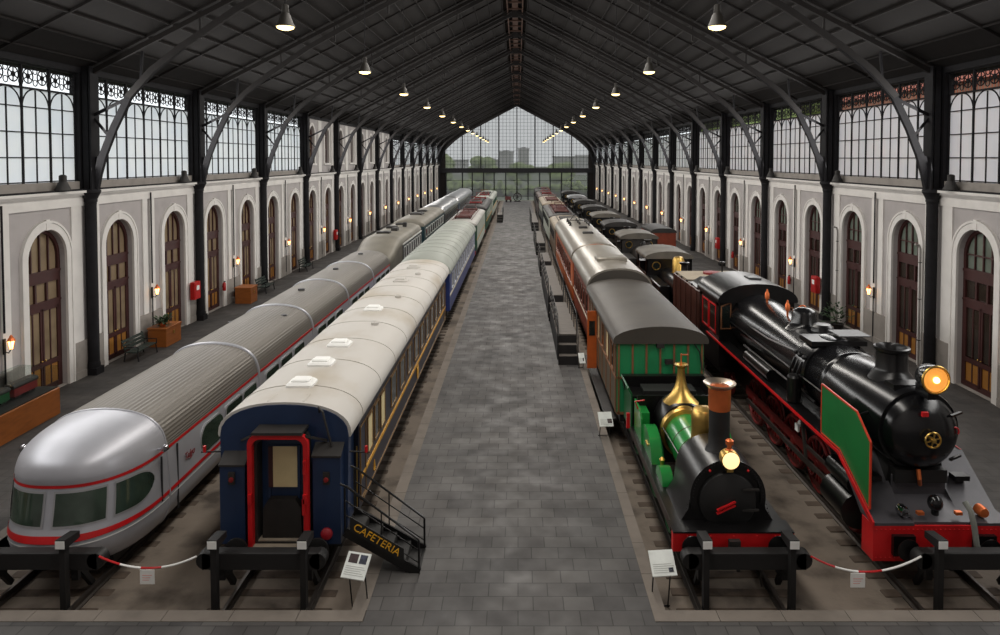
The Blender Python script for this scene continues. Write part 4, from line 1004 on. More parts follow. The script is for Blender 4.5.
electric('electric_engine', 'brown boxy electric engine behind the orange carriage', TX['green'], 60.4, 10.4, M('brown_paint', (92,72,54), .45, 0, .15, 2), M('tan_roof', (138,124,104), .55, 0, .2, 1), SOOT, None, 0, (), reds=False)
electric('electric_engine', 'pale sided electric engine with red pantographs beside the boarding decks', TX['green'], 72.0, 17.0, CRM, SOOT, REDEQ, None, .5, (3.2, 7, 13.2), fm=BLACKM, zt=3.8)
electric('electric_engine', 'dark engine with pale grey side and brown roof gear beside the boarding decks', TX['green'], 91.5, 16.0, M('dark_grey_panel', (52,53,55), .45, .1, .1, 2), M('tan_roof', (138,124,104), .55, 0, .2, 1), REDEQ, None, 0, (4,), fm=CRM)
electric('electric_engine', 'dark brown electric engine second from the far end beside the boarding decks', TX['green'], 110, 15.0, M('dark_brown_paint', (58,40,34), .45, 0, .15, 2), M('brown_roof', (70,56,50), .6, 0, .2, 1), SOOT, None, 0, (4, 11), reds=False)
electric('electric_engine', 'blackish electric engine at the far end beside the boarding decks', TX['green'], 127.5, 15.0, SOOT, SOOT, SOOT, None, 0, (), reds=False)
# far vehicles on the left outer track
TEAL = M('teal_paint', (32,58,66), .4, 0, .12, 1.5)
tw = thing('railcar', 'teal railcar with wide grey roof behind the grey diesel engine', 'railway carriage', (TX['silver'], 64.6, 0))
MB().bbox(-1.48, 1.48, 0, 17.5, 1.0, 3.3, .1).obj('body', TEAL, tw); roof_mb(1.52, 3.3, 3.95, 0, 17.5, 1.0, .35).obj('roof', GREYR, tw, 50)
for s in (-1, 1):
    for i in range(9): rect_window(tw, s, 1.48, 1.2+1.8*i, 2.4+1.8*i, 2.1, 3.0, WHITE, GLASSD, .06)
    f = MB().box(s*.65-.45, s*.65+.45, -.03, .1, 2.2, 3.0).obj('front_window', BLACKM, tw); MB().box(s*.65-.4, s*.65+.4, -.04, .1, 2.25, 2.95).obj('pane', GLASSD, f)
MB().box(-1.2, 1.2, .3, 17.2, .5, 1.0).obj('underframe', BLACKM, tw); bogie(tw, 3); bogie(tw, 14.5)
MB().bbox(-.6,.6,5,7,3.9,4.1,.05).bbox(-.5,.5,9,10,3.9,4.12,.05).obj('roof_hatch', SOOT, tw)
BSTEEL = M('bright_steel', (176,176,178), .3, .75, .1, .8)
def railcar(label, Y, L, low, mt):
    t = thing('steel_railcar', label, 'railway carriage', (TX['silver'], Y, 0))
    MB().bbox(-1.48, 1.48, 0, L, 1.0, 3.1, .2).obj('body', low, t); roof_mb(1.5, 3.1, 4.0, 0, L, 1.4, .5).obj('roof', mt, t, 50)
    for s in (-1, 1):
        MB().box(s*1.49-.015, s*1.49+.015, .5, L-.5, 2.9, 3.12).obj('bright_cornice', mt, t)
        for i in range(int(L/1.8)-1): rect_window(t, s, 1.48, 1.2+1.8*i, 2.3+1.8*i, 2.0, 2.8, mt, GLASSD, .06)
    MB().box(-1.2, 1.2, .3, L-.3, .5, 1.0).obj('underframe', BLACKM, t); bogie(t, 3); bogie(t, L-3)
railcar('bright steel roofed railcar on the left track in the middle distance', 82.6, 19.5, M('dark_grey_panel', (52,53,55), .45, .1, .1, 2), BSTEEL)
railcar('blue railcar with bright rounded steel roof farthest on the left track', 103.2, 30, M('blue_grey', (58,72,92), .45, 0, .12, 1.5), BSTEEL)
# ------------------------------------------------------------------ large black engine with green smoke deflectors
be = thing('large_steam_engine', 'large black steam engine with green smoke deflector, red front beam and lit headlamp', 'locomotive', (TX['black'], 15.0, 0))
ZA = 3.22
fbm = MB().box(-1.52, 1.52, 0, .12, .72, 1.5).box(-1.52, -1.44, .12, .5, .72, 1.5).box(1.44, 1.52, .12, .5, .72, 1.5).obj('front_beam', REDP, be)
rv = MB()
for i in range(30):
    x = -1.45+2.9*i/29
    for z in (.8, 1.42): rv.ball((x,-.005,z), .018, 5, 4)
rv.obj('rivets', REDP, fbm)['kind'] = 'stuff'
for s in (-1, 1):
    MB().box(s*.88-.24, s*.88+.24, -.1, .02, .88, 1.32).obj('buffer_plate', BLACK, be)
buffers(be, -.08, 1, 1.1, BLACK, .88, .2)
MB().tube([(.45,-.02,2.05),(.5,-.16,1.9),(.55,-.2,1.6),(.6,-.22,1.2),(.7,-.3,.95)], .06, 10).obj('air_hose', M('grey_hose', (120,122,116), .5), be); MB().tube([(0,-.05,1.1),(0,-.3,1.0),(0,-.3,.7)], .05, 8).obj('coupling_hook', SOOT, be)
# sloped apron and cylinders platform
DKPL = M('dark_plate', (74,72,76), .4, .2, .12, 2.5)
for q in (-1, 1): MB().prism([(.0,1.5),(.0,1.56),(.55,1.6),(1.75,2.45),(1.75,2.38),(.6,1.5)], 'x', q*1.5, q*.62).obj('sloping_apron', DKPL, be)
MB().prism([(.05,1.5),(.05,1.56),(.95,1.75),(.95,1.5)], 'x', -.62, .62).box(-.62, .62, .95, 1.0, 1.5, 2.2).obj('centre_apron', DKPL, be)
for s in (-1, 1):
    MB().box(s*1.02-.17, s*1.02+.17, .95, 1.2, 2.05, 2.16).obj('step_bracket', BLACK, be); MB().box(s*.42-.07, s*.42+.07, .1, .2, 1.68, 1.75).obj('brass_plate', COPPER, be)
    MB().lathe([(.0,-.08),(.1,-.07),(.12,0),(.12,.15),(.05,.18)], (s*.98 if s > 0 else -.75,.18,1.72), 14, 'y').obj('marker_lamp', CHROME if s < 0 else COPPER, be)
    MB().box(min(s*1.05,s*1.5), max(s*1.05,s*1.5), 1.72, 13.6, 2.36, 2.42).obj('running_board', BLACK, be)
    MB().prism([(.0,1.5),(.04,1.46),(1.75,2.37),(13.6,2.37),(13.6,2.44),(1.72,2.44),(.0,1.58)] if s < 0 else [(1.8,2.37),(13.6,2.37),(13.6,2.44),(1.8,2.44)], 'x', s*1.49, s*1.53).obj('red_edge', REDP, be)
    # smoke deflector
    P = [(.30,1.72),(.30,3.22),(.95,3.68),(2.8,3.72),(2.8,2.46),(1.75,2.46)]
    if s > 0: continue
    d = MB().prism(P, 'x', s*1.42, s*1.46).obj('smoke_deflector', M('deflector_green', (16,98,44), .45, 0, .08, 1.5), be)
    pts = P+[P[0]]; q = MB()
    for a, b in zip(pts, pts[1:]): q.beam((s*1.45,a[0],a[1]), (s*1.45,b[0],b[1]), .035, .04)
    q.obj('red_trim', M('orange_red_trim', (196,58,34), .4), d)
    MB().beam((s*1.4,1.5,3.3),(s*.85,1.5,3.5),.04,.04).obj('deflector_stay', BLACK, be)
MB().ball((0,.3,1.86), (.16,.16,.18), 14, 10).cyl((0,.3,1.6),(0,.3,1.8), .08, n=10).obj('valve_ball', GLOSSB, be)
# smokebox and boiler
bm_ = MB().lathe([(.0,1.0),(.93,1.0),(.96,1.06),(.96,3.9),(.95,3.95),(.98,4.0),(.98,4.1),(.95,4.15),(.96,9.6),(1.02,10.2),(1.05,12.0),(.0,12.0)], (0,0,ZA), 44, 'y').obj('boiler', GLOSSB, be)
MB().lathe([(.0,-.32),(.25,-.31),(.5,-.25),(.72,-.13),(.83,.0),(.86,.08),(.86,.14),(.93,.15),(.95,.22)], (0,.86,ZA), 48, 'y').obj('smokebox_door', GLOSSB, bm_)
hw_ = MB().torus((0,.42,ZA), .17, .022, 'y', 28, 6).lathe([(.0,.36),(.05,.37),(.06,.45),(.04,.56)], (0,0,ZA), 12, 'y')
for k in range(3): a = PI*k/3+.3; hw_.beam((-.16*math.cos(a),.42,ZA-.16*math.sin(a)),(.16*math.cos(a),.42,ZA+.16*math.sin(a)),.025,.025)
hw_.obj('handwheel', BRASS, bm_)
MB().box(-.2,-.06,.5,.56,ZA+.5,ZA+.6).obj('red_tab', REDP, bm_); MB().torus((.66,.72,ZA+.08), .1, .02, 'y', 16, 5, 0, -.6, PI+.6).obj('red_handle', REDP, bm_)
for z in (ZA-.55, ZA+.45): MB().beam((.55,.68,z),(.93,.92,z),.06,.05).obj('door_hinge', GLOSSB, bm_)
MB().prism([(-.75,1.5),(-.6,2.5),(.6,2.5),(.75,1.5)], 'y', 1.1, 3.6).obj('smokebox_saddle', BLACKM, be)
MB().box(-.6,.6,.85,1.1,2.05,2.35).obj('saddle_bracket', BLACKM, be); MB().tube([(-.1,.8,2.4),(-.1,.75,2.2),(0,.9,2.0)], .05, 8).obj('blast_pipe', COPPER, be)
# headlamp and chimney
hl = MB().lathe([(.0,.42),(.2,.4),(.27,.3),(.3,.1),(.32,.0),(.32,-.06),(.27,-.06),(.25,.1),(.0,.12)], (0,.42,4.60), 28, 'y').box(-.12,.12,.45,.95,4.12,4.38).obj('headlamp', GLOSSB, be)
MB().lathe([(.0,-.02),(.12,-.025),(.26,-.06),(.275,-.05)], (0,.42,4.60), 28, 'y').obj('lit_lens', glow('lamp_amber', (240,160,70), .7), hl); MB().torus((0,.36,4.60), .30, .025, 'y', 30, 6).obj('lens_ring', BRASS, hl); MB().ball((0,.34,4.60), .07, 10, 8).obj('bulb', LIT, hl)
MB().lathe([(.56,4.05),(.48,4.18),(.40,4.28),(.38,4.34),(.38,4.74),(.42,4.77),(.43,4.85),(.38,4.87),(.33,4.8),(.31,4.4),(.0,4.4)], (0,2.2,0), 32, 'z', 0, .95).obj('chimney', BLACK, be); MB().box(-.45,.45,1.25,1.65,4.0,4.2).obj('chimney_step', BLACK, be)
# saddle band with walkway plate, sand and steam domes
MB().lathe([(1.0,5.05),(1.06,5.1),(1.08,5.4),(1.06,5.75),(1.0,5.8)], (0,0,ZA), 44, 'y').obj('saddle_band', GLOSSB, be)
MB().box(-.8,.8,5.0,5.9,4.1,4.24).obj('feedwater_box', BLACK, be); MB().box(.05,.95,5.1,5.9,4.34,4.37).obj('walkway_plate', M('worn_plate', (64,64,66), .4, .3, .1, 2), be)
pp = MB()
for s in (-1,1):
    for q in range(3): pp.tube([(s*1.0,5.2+.25*q,3.6),(s*1.12,5.2+.25*q,3.3),(s*1.14,5.3+.25*q,2.9),(s*1.1,5.3+.25*q,2.4)], .035, 6); pp.ball((s*.98,5.1+.3*q,3.75), .07, 8, 6)
    pp.tube([(s*.9,6,3.7),(s*.98,8,3.55),(s*1.0,11.8,3.5)], .03, 6); pp.tube([(s*1.05,2.5,3.2),(s*1.05,11.9,3.2)], .022, 6); pp.tube([(s*1.03,4.2,2.75),(s*1.06,10.2,2.75)], .04, 6)
pp.obj('pipework', BLACK, be)
for s in (-1,1):
    MB().cyl((s*1.22,5.2,2.45),(s*1.22,5.2,3.15), .2, n=14).lathe([(.2,3.15),(.16,3.22),(.0,3.25)], (s*1.22,5.2,0), 14).obj('air_pump', BLACK, be)
    MB().cyl((s*1.2,7.0,2.62),(s*1.2,9.3,2.62), .19, n=14).obj('air_tank', BLACK, be)
MB().lathe([(.6,4.0),(.46,4.14),(.4,4.24),(.38,4.5),(.34,4.6),(.2,4.68),(.0,4.7)], (0,7.5,0), 28).obj('steam_dome', GLOSSB, be); MB().lathe([(.4,4.05),(.34,4.16),(.32,4.3),(.24,4.37),(.0,4.39)], (.2,6.6,0), 22).obj('sand_dome', BLACK, be)
for x, y in ((-.1,10.6),(-.12,8.6)): MB().lathe([(.03,4.1),(.04,4.35),(.08,4.37),(.08,4.56),(.04,4.62),(.03,4.7),(.0,4.72)], (x,y,0), 12).obj('copper_whistle', COPPER, be)
MB().torus((.55,9.0,4.3), .14, .03, 'y', 18, 6).obj('regulator_ring', COPPER, be)
# cab
P = [(-1.46,1.4),(-1.46,3.95)]+[(1.46*math.cos(PI-PI*i/14), 3.95+.62*math.sin(PI*i/14)) for i in range(15)]+[(1.46,3.95),(1.46,1.4)]
MB().prism(P, 'y', 12.0, 12.1).obj('cab_front', BLACK, be)
roof_mb(1.55, 4.0, 4.68, 11.85, 15.0, 0, 0, ex=2.0).obj('cab_roof', BLACK, be, 40)
MB().bbox(.0,.5,12.9,13.6,4.62,4.74,.03).obj('roof_hatch', M('worn_plate', (64,64,66), .4, .3, .1, 2), be)
for s in (-1, 1):
    P = [(12.1,1.4),(14.8,1.4),(14.8,2.6),(12.1,2.6)]
    MB().prism(P, 'x', s*1.42, s*1.46).box(min(s*1.42,s*1.46), max(s*1.42,s*1.46), 12.1, 12.4, 2.6, 4.05).box(min(s*1.42,s*1.46), max(s*1.42,s*1.46), 14.5, 14.8, 2.6, 4.05).box(min(s*1.42,s*1.46), max(s*1.42,s*1.46), 12.1, 14.8, 3.75, 4.05).obj('cab_side', BLACK, be)
    for y in (12.45, 13.5): rect_window(be, s, 1.44, y, y+.95, 2.6, 3.75, REDP, GLASSD, .07)
    x = s*1.2; P = [(x-.2*1,2.95),(x-.2,3.85),(x+.2 if s < 0 else x+.1,3.95 if s < 0 else 3.7),(x+.2,2.95)]
    f = MB().ring2([(x-.2,2.9),(x-.2,3.8),(x+.2,3.95 if s < 0 else 3.75),(x+.2,2.9),(x-.2,2.9)], [(x-.16,2.94),(x-.16,3.77),(x+.16,3.9 if s < 0 else 3.71),(x+.16,2.94),(x-.16,2.94)], 'y', 11.94, 12.01).obj('spectacle_window', M('tan_batten', (142,96,62), .55, 0, .1, 3), be)
    MB().box(x-.17,x+.17,11.96,11.99,2.93,3.78).obj('pane', GLASSD, f)
MB().box(-1.4,1.4,12.0,14.8,1.2,1.45).obj('footplate', BLACK, be)
# frame, wheels and motion
MB().box(-.62,.62,.3,14.5,.75,1.5).box(-.7,.7,9.0,12.0,1.5,2.4).obj('main_frame', BLACKM, be)
for s in (-1, 1):
    x = s*.86
    for y in (4.3, 6.0, 7.7, 9.4): spoked(be, x, y, .78, DRED, 'driving_wheel', 14, s)
    for y in (2.3,): spoked(be, x, y, .43, DRED, 'leading_wheel', 9, s, False)
    spoked(be, x, 12.6, .52, DRED, 'trailing_wheel', 10, s, False)
    MB().cyl((s*1.2,1.35,1.15),(s*1.2,2.55,1.15), .38, n=24).lathe([(.2,1.25),(.42,1.3),(.42,1.38),(.3,1.4)], (s*1.2,0,1.15), 24, 'y').cyl((s*1.2,1.4,1.75),(s*1.2,2.6,1.75), .24, n=20).obj('cylinder', BLACK, be)
    MB().beam((s*1.12,3.9,.95),(s*1.12,9.6,.95),.06,.14).beam((s*1.22,2.5,1.15),(s*1.2,6.0,1.0),.06,.12).beam((s*1.24,2.6,1.55),(s*1.22,4.4,1.5),.05,.1).beam((s*1.26,4.2,1.2),(s*1.26,4.5,2.2),.06,.12).obj('side_rod', STEEL, be)
    MB().lathe([(.06,0),(.1,.05),(.06,.1)], (s*1.2,4.9,1.9), 8, 'x').box(s*1.25-.03, s*1.25+.03, 4.75, 4.95, 1.7, 1.9).obj('white_oiler', WHITE, be)
    MB().beam((s*.9,2.9,1.1),(s*.9,10.3,1.1),.06,.3).obj('red_frame_plate', DRED, be)
# tender
TRB = M('tender_brown', (64,34,26), .45, 0, .18, 1.5)
bt = thing('tender', 'red brown coal tender with pale dusty top behind the large black engine', 'tender', (TX['black'], 30.1, 0))
MB().bbox(-1.45,1.45,0,5.0,1.3,3.8,.04).obj('tank', TRB, bt); MB().prism([(-1.2,3.8),(1.2,3.8),(.8,4.05),(-.8,4.05)], 'y', .5, 2.3).obj('coal_bunker', BLACK, bt)
MB().box(-1.35,1.35,2.4,4.9,3.8,3.88).obj('dusty_top', M('pale_dust', (150,138,120), .85, 0, .15, 1.2), bt); MB().box(-1.38,1.38,.1,2.4,3.78,3.83).obj('coal_deck', BLACK, bt)
MB().lathe([(.4,3.85),(.4,3.98),(.0,4.0)], (.2,4.0,0), 18).obj('filler_cap', DRED, bt); MB().cyl((.9,4.6,3.85),(.9,4.6,4.3), .04, n=8).lathe([(.05,4.28),(.14,4.32),(.14,4.38),(.0,4.42)], (.9,4.6,0), 10).obj('handbrake', BLACK, bt)
m = MB()
for i in range(5):
    for s in (-1,1): m.ball((s*1.4,.4+i,3.84), .05, 8, 6)
m.obj('rail_knob', BLACK, bt)['kind'] = 'stuff'
for s in (-1, 1):
    for i in range(5): MB().box(s*1.46-.02, s*1.46+.02, .3+i, .35+i, 1.35, 3.75).obj('side_rib', TRB, bt)
MB().box(-1.2,1.2,0,5.0,.7,1.3).obj('frame', BLACKM, bt)
for y in (.9, 2.5, 4.1): wheelset(bt, y, .5)
for s in (-1, 1): MB().box(s*1.05-.05, s*1.05+.05, .2, 4.8, .5, .9).obj('side_frame', BLACKM, bt)

# ------------------------------------------------------------------ small tank engines further along the same track
DUSTR = M('dusty_dark_roof', (92,87,79), .6, 0, .25, .8, .1)
def tank_engine(label, Y, cab=True, dome=BRASS, roofm=DUSTR, L=8.0, win=True, chim=True, lamp=False, bodym=BLACK):
    t = thing('tank_engine', label, 'locomotive', (TX['black'], Y, 0))
    MB().box(-1.3,1.3,0,.14,.9,1.35).obj('front_beam', DRED, t); buffers(t, 0, 1, 1.05, BLACKM, .88, .4)
    MB().box(-1.3,1.3,.1,L,1.25,1.33).obj('running_board', bodym, t); MB().box(-.7,.7,.2,L,.6,1.25).obj('frame', BLACKM, t)
    bo = MB().lathe([(.0,.62),(.4,.66),(.62,.74),(.66,.8),(.66,L*.6),(.0,L*.6)], (0,0,2.15), 30, 'y').obj('boiler', bodym, t); MB().lathe([(.0,.5),(.3,.53),(.55,.62),(.58,.72)], (0,0,2.15), 28, 'y').obj('smokebox_door', CHROME if lamp else bodym, bo)
    MB().lathe([(.3,2.75),(.2,2.9),(.18,3.6),(.26,3.66),(.28,3.74),(.2,3.76),(.0,3.7)], (0,1.2,0), 20).obj('chimney', bodym, t)
    MB().lathe([(.48,2.7),(.38,2.85),(.35,3.5),(.26,3.7),(.0,3.78)] if dome is BRASS else [(.4,2.7),(.32,2.85),(.3,3.25),(.22,3.4),(.0,3.45)], (.22 if dome is BRASS else 0,3.6 if dome is BRASS else 2.6,0), 20).obj('steam_dome', dome, t)
    for s in (-1, 1):
        MB().bbox(min(s*.72,s*1.3), max(s*.72,s*1.3), 1.6, L*.62, 1.33, 2.35, .04).obj('side_tank', bodym, t)
        for y in (1.5, 3.2, 4.9): spoked(t, s*.86, y, .55, DRED, 'driving_wheel', 10, s)
        MB().cyl((s*1.15,.7,.9),(s*1.15,1.5,.9), .28, n=16).obj('cylinder', bodym, t); MB().box(s*1.38-.03,s*1.38+.03, L*.6, L-.3, 1.33, 2.5).obj('cab_side', bodym, t)
        for y in (L*.6, L-.4): MB().box(s*1.36-.05,s*1.36+.05,y,y+.1,2.5,3.5).obj('cab_post', bodym, t)
    MB().prism([(-1.4,1.33),(-1.4,3.4)]+[(1.4*math.cos(PI-PI*i/10),3.42+.3*math.sin(PI*i/10)) for i in range(11)]+[(1.4,3.4),(1.4,1.33)], 'y', L*.6, L*.6+.07).obj('cab_front', bodym, t)
    for s in (-1, 1): f = MB().torus((s*.78,L*.6-.02,2.95), .24, .035, 'y', 24, 6).obj('round_window', BRASS, t); MB().lathe([(.0,-.01),(.22,-.01),(.22,.01)], (s*.78,L*.6-.03,2.95), 20, 'y').obj('pane', GLASSD, f)
    roof_mb(1.5, 3.45, 3.85, L*.6-.15, L+.05, 0, 0, ex=2.0).obj('cab_roof', roofm, t, 40)
    MB().box(-1.35,1.35,L-.9,L,1.33,2.9).obj('coal_bunker', bodym, t)
    return t
tank_engine('black tank engine with brass dome and round cab window behind the red brown tender', 37.6, L=8.6)
tank_engine('small black tank engine with pale cab roof, second in the dark row', 48.6, dome=BLACK, lamp=True, bodym=SOOT)
tank_engine('black tank engine with dark roof, third in the dark row behind the tender', 58.2, dome=BLACK, roofm=SOOT)
tank_engine('black tank engine with grey arched cab roof, fourth in the dark row behind the tender', 67.8, dome=BLACK, lamp=True, L=8.6)
tank_engine('sooty black engine, fifth in the dark row behind the tender', 78.2, dome=BLACK, roofm=SOOT, L=9.4)
tank_engine('black engine with shiny smokebox, sixth in the dark row behind the tender', 90, dome=BLACK, roofm=SOOT, L=10, lamp=True)
tank_engine('distant black engine, seventh in the dark row behind the tender', 102.5, dome=BLACK, roofm=BSTEEL, L=10, lamp=True)
tank_engine('most distant black engine at the far end of its track', 116, dome=BLACK, roofm=SOOT, L=11, lamp=True)
# ------------------------------------------------------------------ buffer stops
BSW = M('buffer_timber', (20,18,18), .7, 0, .25, 2.5, .15, stretch=(.3,1,1))
def buffer_stop(X, label, zt=1.24, posts=(-.93,.93), hw=1.25):
    t = thing('buffer_stop', label, 'buffer stop', (X, 14.45, 0), group='buffer stops')
    MB().bbox(-hw, hw, -.05, .2, .88, zt, .02).obj('cross_timber', BSW, t)
    for x in posts:
        p = MB().box(x-.06, x+.06, -.2, -.05, 0, 1.5).box(x-.07, x+.07, .2, .3, .5, 1.0).obj('post', BSW, t)
        q = MB().prism([(-.25,1.42),(-.25,1.62),(.25,1.56),(.25,1.42)], 'x', x-.1, x+.1).obj('post_cap', BSW, p); MB().prism([(-.262,1.44),(-.262,1.60),(-.25,1.60),(-.25,1.44)], 'x', x-.095, x+.095).obj('white_mark', WHITE, p)
        MB().beam((x,.1,1.05),(x+.03,.75,.12), .11, .11).obj('raking_strut', BSW, t); MB().beam((x*.97,.2,.62),(x*.97,.6,.5),.1,.1).obj('brace', BSW, t)
    for s in (-1, 1): MB().lathe([(.17,-.19),(.18,-.17),(.18,.06),(.12,.07)], (s*(hw-.06),.14,1.06), 16, 'y').obj('buffer_pad', BLACKM, t)
buffer_stop(-10.37, 'black timber buffer stop in front of the silver train nose', hw=1.55, posts=(-.9,.9))
buffer_stop(-5.40, 'black timber buffer stop in front of the dark blue carriage')
buffer_stop(4.82, 'black timber buffer stop in front of the small green engine', posts=(-.9,.9))
buffer_stop(9.72, 'black timber buffer stop in front of the large black engine', hw=1.25, posts=(-.93,.93))
def chain(p0, p1, sag, label, ct, sx):
    t = thing('barrier_chain', label, 'chain', p0, group='red and white barrier chains')
    n = 60; segs = 14
    def P(u): return (u*(p1[0]-p0[0]), u*(p1[1]-p0[1]), u*(p1[2]-p0[2])-sag*4*u*(1-u))
    for i in range(segs): MB().tube([P(u) for u in rng(i/segs, (i+1)/segs, 5)], .022, 6).obj('chain_link_run', REDP if i in (0,1,2,6,7,8) else WHITE, t)
    q = P(sx)
    c = thing('sign_card', ct, 'sign', (p0[0]+q[0], p0[1]+q[1]-.03, p0[2]+q[2]-.02))
    MB().box(-.15, .15, -.008, .008, -.3, 0).obj('card', WHITE, c); PK = M('faded_print', (222,170,166), .7)
    for k in range(3): MB().box(-.1, .1-.03*k, -.011, -.007, -.12-.05*k, -.105-.05*k).obj('print_line', PK, c)
chain((-8.76,14.35,1.2), (-6.72,14.35,1.2), .25, 'red and white chain between the silver train and the blue carriage buffer stops', 'small white card hanging from the chain left of the blue carriage', .5)
chain((6.13,14.35,1.2), (8.43,14.35,1.2), .33, 'red and white chain between the green and the black engine buffer stops', 'small white card hanging from the chain between the two steam engines', .42)

# ------------------------------------------------------------------ stairs up to the dining carriage, with their sign
st = thing('cafeteria_stairs', 'black iron stairs with railings and CAFETERIA sign leading up to the blue carriage', 'stairs', (-3.80, 15.1, .4))
W = .92
def sx(u): return 1.62*u
def sz(u): return 1.0-1.0*u
for y in (0, W): MB().beam((0,y,.92),(1.62,y,.0),.05,.2).obj('stringer', BLACK, st)
for i in range(5): MB().box(sx(.2*i)+.02, sx(.2*i)+.34, .02, W-.02, sz(.2*i)-.2, sz(.2*i)-.16).obj('tread', BLACKM, st); 
for i in range(5): MB().box(sx(.2*i)+.33, sx(.2*i)+.345, .02, W-.02, sz(.2*i)-.38, sz(.2*i)-.18).obj('riser', SOOT, st)
for y in (0, W):
    m = MB().tube([(-.1,y,1.98),(.05,y,1.92),(1.6,y,.76),(1.62,y,.72),(1.62,y,.0)], .025, 8).tube([(0,y,1.9),(0,y,.9)], .022, 8).tube([(.0,y,1.3),(1.62,y,.22)], .014, 6).tube([(.0,y,1.62),(1.62,y,.5)], .014, 6).tube([(.8,y,1.35),(.8,y,.4)], .016, 6)
    m.obj('railing', BLACK, st)
ang = math.atan2(.92, 1.62)
sg = MB().prism([(.12,1.28),(1.3,.56),(1.3,.24),(.12,.96)], 'y', -.05, -.03).obj('sign_board', M('sign_black', (26,25,24), .5), st)
text('sign_lettering', 'CAFETERIA', .235, M('sign_yellow', (230,172,40), .5), sg, (.71, -.055, .76), (PI/2, ang*1.06, 0), .004)
# information stands
def stand(x, y, z0, rz, label, pic, h=.95, w=.52, d=.42):
    t = thing('information_stand', label, 'sign', (x, y, z0), rz, group='information stands')
    for s in (-1, 1): MB().tube([(s*w*.35,.25,0),(s*w*.35,.08,h-.05)], .015, 6).obj('leg', BLACK, t)
    MB().tube([(-w*.45,.28,.02),(w*.45,.28,.02)], .015, 6).obj('foot_bar', BLACK, t)
    b = MB().prism([(-.12,h-.1),(-.125,h-.08),(.24,h+.26),(.245,h+.24)], 'x', -w/2, w/2).obj('panel', M('panel_white', (222,226,222), .35), t)
    def onp(u): return (-.125+.365*u, h-.08+.34*u)
    def tile(x0, x1, u0, u1, nm, mt):
        a, c = onp(u0), onp(u1); MB().prism([(a[0],a[1]),(a[0]-.004,a[1]+.005),(c[0]-.004,c[1]+.005),(c[0],c[1])], 'x', x0, x1).obj(nm, mt, b)
    for (x0, x1, u0, u1, mt) in pic: tile(x0, x1, u0, u1, 'picture', mt)
    for k in range(5): tile(-w*.42, w*.42-.04*(k % 3), .12+.08*k, .135+.08*k, 'text_line', M('print_grey', (176,178,174), .6))
PA = M('photo_dark', (60,46,46), .5, 0, .5, 9); PB = M('photo_blue', (58,62,78), .5, 0, .5, 9)
stand(-3.34, 14.05, 0, -.25, 'white information panel with two photos on thin legs beside the CAFETERIA stairs', [(-.2,.0,.58,.92,PA),(.04,.2,.58,.92,PB)], 1.06)
stand(3.02, 14.25, 0, .1, 'white information panel with a tiny picture beside the small green engine', [(.1,.2,.12,.3,PB)], 1.0)
stand(2.85, 22.4, .42, .1, 'small white information panel on the platform edge beside the green carriage', [(.05,.2,.2,.5,PA)], .55, .45)
stand(2.76, 29.9, .42, .1, 'small white information card on the platform edge beside the black wooden steps', [(.03,.09,.2,.5,PA)], .4, .26)

# ------------------------------------------------------------------ boarding decks along the wooden carriages
DECK = M('deck_boards', (96,90,84), .65, 0, .2, 2, .1, stretch=(1,6,1)); DKB = M('dark_deck_iron', (28,26,26), .6, 0, .2, 3)
def deck(x0, x1, y0, y1, z, label, steps=True):
    t = thing('boarding_deck', label, 'platform', (x0, y0, .4), group='boarding decks')
    w, L = x1-x0, y1-y0; ys = .9 if steps else 0
    MB().box(0, w, ys, L, z-.5, z-.44).obj('deck_floor', DECK, t); MB().box(0, .05, ys, L, 0, z-.5).box(w-.05, w, ys, L, 0, z-.5).box(0, w, L-.05, L, 0, z-.5).box(0, w, ys, ys+.04, z-.68, z-.5).obj('deck_frame', DKB, t)
    if steps:
        h = z-.44
        for i in range(2): MB().box(.03, w-.03, .05+.42*i, .05+.42*i+.4, h*(i+1)/3-.05, h*(i+1)/3).obj('step', DECK, t); MB().box(.03, w-.03, .04+.42*i, .07+.42*i, h*i/3, h*(i+1)/3).obj('riser', DKB, t)
        MB().box(.03, w-.03, .87, .92, h*2/3, h-.05).obj('riser', DKB, t)
    for x in (0, w-.03):
        if x > 0 and not steps: continue
        m = MB(); h = z-.44
        y = ys
        while y <= L: m.box(x, x+.035, y-.018, y+.018, 0, h+.95); y += (L-ys)/max(1, round((L-ys)/1.5))
        if x == 0:
            for q in (.35, .65, .95): m.beam((x+.017,ys,h+q),(x+.017,L,h+q),.035,.035)
        else:
            m.beam((x+.017,ys,h+.95),(x+.017,L,h+.95),.035,.035)
        if steps: m.beam((x+.017,0,h*.33+.9),(x+.017,ys,h+.95),.035,.035); m.box(x, x+.035, 0, .035, 0, h*.33+.9)
        m.obj('railing', DKB, t)
deck(1.78, 2.66, 30.6, 38.6, 1.6, 'black boarding deck with two steps beside the red brown carriage, nearest the camera')
deck(1.72, 2.6, 39.0, 51.0, 1.75, 'long black boarding deck with railing beside the orange carriage')
deck(1.72, 2.6, 54.0, 60.0, 1.5, 'short boarding deck with steps beside the far end of the orange carriage')
deck(1.72, 2.6, 66.0, 78.0, 1.5, 'distant boarding deck beside the pale sided electric engine')
deck(1.72, 2.6, 88.0, 104.0, 1.5, 'farthest boarding deck along the right edge of the platform')
deck(-3.0, -2.2, 100.0, 106.0, 1.5, 'distant boarding steps along the left edge of the platform')

